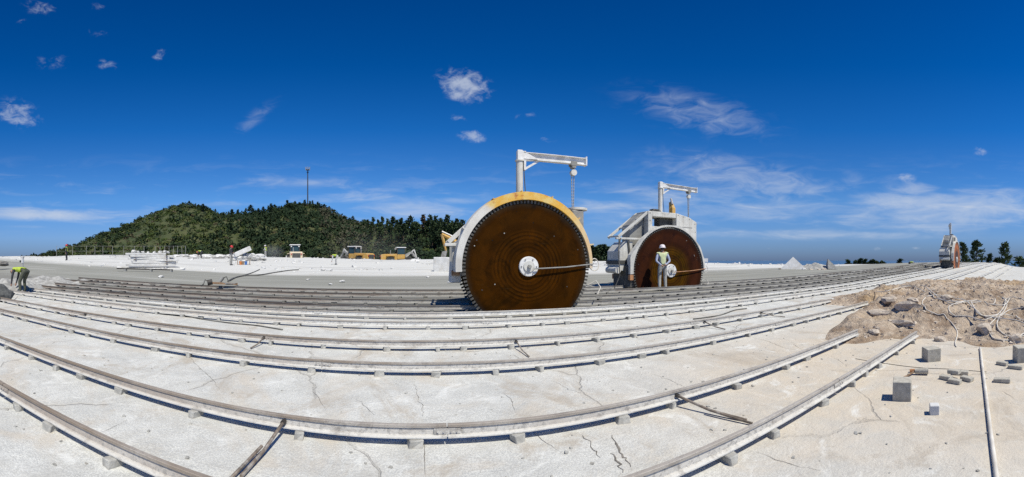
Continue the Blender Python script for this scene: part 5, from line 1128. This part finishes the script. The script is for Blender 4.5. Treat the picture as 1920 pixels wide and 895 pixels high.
# rocks and planks in the soil
rnd = random.Random(33)
for i, (px, py, s, sq) in enumerate([(1700, 577, .24, (1.3, .5, .5)), (1668, 568, .22, (1, .8, .6)), (1712, 567, .17, (1.3, .6, .4)), (1650, 590, .22, (1.4, .5, .4)), (1690, 610, .22, (1.6, .4, .35)), (1845, 622, .18, (1, .8, .7)), (1763, 640, .12, (1, .8, .7)), (1905, 640, .16, (1, .8, .7)), (1640, 625, .12, (1, .8, .5)), (1775, 560, .16, (1.2, .7, .5))]):
    p = on_surf(px, py); put(rock_mesh('rock', M['rock'], 90 + i, 2, sq, .35), 'rock', p + Vector((0, 0, s * .15)), s, look_rz(px) - .4 * (i % 3), label=['long dark sided rock on the soil bank nearest the fourth rail end', 'rounded rock on the soil bank left of the long rock', 'flat rock above the long rock on the soil bank', 'narrow rock low on the left soil slope', 'thin rock slab on the left soil slope above the rail end', 'pale rock inside the lowest hose loop',
        'small rock above the grey cube', 'small rock at the right edge under the hoses', 'small rock at the foot of the soil by the second rail end', 'flat rock high on the soil bank between the hoses'][i], cat='rock')
spots = []
for _ in range(3400):
    x, y = rnd.uniform(6.4, 22.5), rnd.uniform(-7.5, 6.4)
    if y > 3.2 and x < 10.5: continue
    h = _soil.ray_cast(Vector((x, y, 20)), Vector((0, 0, -1)))[0]
    if h is None or h.z < gz(x, y) - .02: continue
    spots.append(Vector((x, y, h.z)))
tag(rubble_mesh(spots, rnd, .010, .055).build('soil_rubble', M['rock']), 'loose stones scattered through the soil bank', kind='stuff')
spots = []
for _ in range(1500):
    a, r = rnd.uniform(-1.1, 1.5), rnd.uniform(2.0, 26) ** 1.0; x, y = r * math.sin(a), r * math.cos(a); spots.append(Vector((x, y, gz(x, y))))
tag(rubble_mesh(spots, rnd, .004, .022).build('floor_chips', M['block']), 'small stone chips scattered over the quarry floor', kind='stuff')

# open cracks in the granite floor
CR = [[(1095, 818), (1103, 830), (1111, 844), (1118, 850), (1126, 861)], [(1145, 816), (1153, 829), (1160, 839), (1163, 850), (1168, 859), (1176, 866), (1183, 878)], [(1145, 854), (1153, 861), (1160, 871), (1163, 881), (1168, 889)],
      [(777, 717), (780, 733), (784, 747), (791, 762), (793, 784)], [(799, 818), (796, 838), (795, 859), (798, 875), (797, 893)], [(947, 740), (956, 749), (962, 758), (966, 773)], [(1033, 715), (1048, 721), (1067, 732), (1085, 737), (1108, 747)],
      [(352, 668), (365, 680), (378, 695), (397, 710), (405, 722), (412, 732)], [(183, 815), (205, 806), (238, 790)], [(670, 747), (685, 766), (702, 781)], [(1290, 655), (1330, 664), (1362, 672)], [(585, 730), (600, 752), (612, 770)], [(1215, 700), (1250, 712), (1300, 735)],
      [(985, 800), (1010, 822), (1035, 840), (1062, 858)], [(1480, 640), (1500, 655), (1530, 662)], [(1420, 850), (1480, 872), (1540, 886)]]
CW = [.012, .014, .011, .004, .004, .0045, .003, .004, .003, .003, .003, .003, .003, .003, .003, .004]
rnd = random.Random(64)
for P, w in zip(CR, CW):
    pts = [on_ground(*p) for p in P]; fine_ = []
    for A, B in zip(pts, pts[1:]):
        n = max(2, int((B - A).length / .05))
        for j in range(n): fine_.append(A.lerp(B, j / n) + Vector((rnd.gauss(0, .009), rnd.gauss(0, .009), 0)))
    fine_.append(pts[-1]); mb = MB(); n = len(fine_)
    for i, p in enumerate(fine_):
        t = (fine_[min(i+1, n-1)] - fine_[max(i-1, 0)]).normalized(); sd_ = Vector((-t.y, t.x, 0)); k = 0.6 * w * (0.15 + math.sin(math.pi * (i + .5) / n)) * rnd.uniform(.35, 1.2)
        z = gz(p.x, p.y) + .004
        mb.v += [(p.x + sd_.x * k, p.y + sd_.y * k, z), (p.x - sd_.x * k, p.y - sd_.y * k, z)]
    mb.f = [(2*i, 2*i+1, 2*i+3, 2*i+2) for i in range(n - 1)]; mb.m = [0] * (n - 1)
    mb.build('crack', M['crack'], ground_o)
# stone dust hanging where the far worker cuts
def dust(px, py, r, size, den, label):
    bm = bmesh.new(); bmesh.ops.create_icosphere(bm, subdivisions=3, radius=1.0); me = bpy.data.meshes.new('dust_cloud'); bm.to_mesh(me); bm.free()
    m = bpy.data.materials.new('stone_dust'); m.use_nodes = True; n, l = m.node_tree.nodes, m.node_tree.links; n.remove(n['Principled BSDF'])
    v = n.new('ShaderNodeVolumePrincipled'); v.inputs['Color'].default_value = (.82, .80, .76, 1); tc = n.new('ShaderNodeTexCoord'); ln = n.new('ShaderNodeVectorMath'); ln.operation = 'LENGTH'; l.new(tc.outputs['Object'], ln.inputs[0])
    mr = n.new('ShaderNodeMapRange'); mr.interpolation_type = 'SMOOTHSTEP'; mr.inputs[1].default_value = 0; mr.inputs[2].default_value = 1; mr.inputs[3].default_value = den; mr.inputs[4].default_value = 0
    l.new(ln.outputs['Value'], mr.inputs[0]); l.new(mr.outputs[0], v.inputs['Density']); l.new(v.outputs[0], n['Material Output'].inputs['Volume'])
    me.materials.append(m); o = bpy.data.objects.new('dust_cloud', me); COL.objects.link(o); o.location = ray(px, py, r); o.scale = size; o.rotation_euler = (0, 0, look_rz(px)); tag(o, label, kind='stuff')
dust(512, 474, 56, (2.2, 1.6, 1.5), .22, 'pale stone dust drifting right of the far worker')

spots = []; rnd = random.Random(15)
for _ in range(1500):
    a, r = rnd.uniform(-1.1, 1.1), rnd.uniform(27, 58); x, y = r * math.sin(a), r * math.cos(a)
    if fbm(x, y, 4.4, .12, 3) + rnd.uniform(-.5, .5) < .1 or y < 20: continue
    spots.append(Vector((x, y, gz(x, y))))
tag(rubble_mesh(spots, rnd, .04, .24).build('far_rubble', M['stone']), 'white stone waste strewn over the far quarry floor', kind='stuff')
dust(700, 470, 74, (13, 5, 5), .016, 'thin stone dust hanging over the parked loaders')
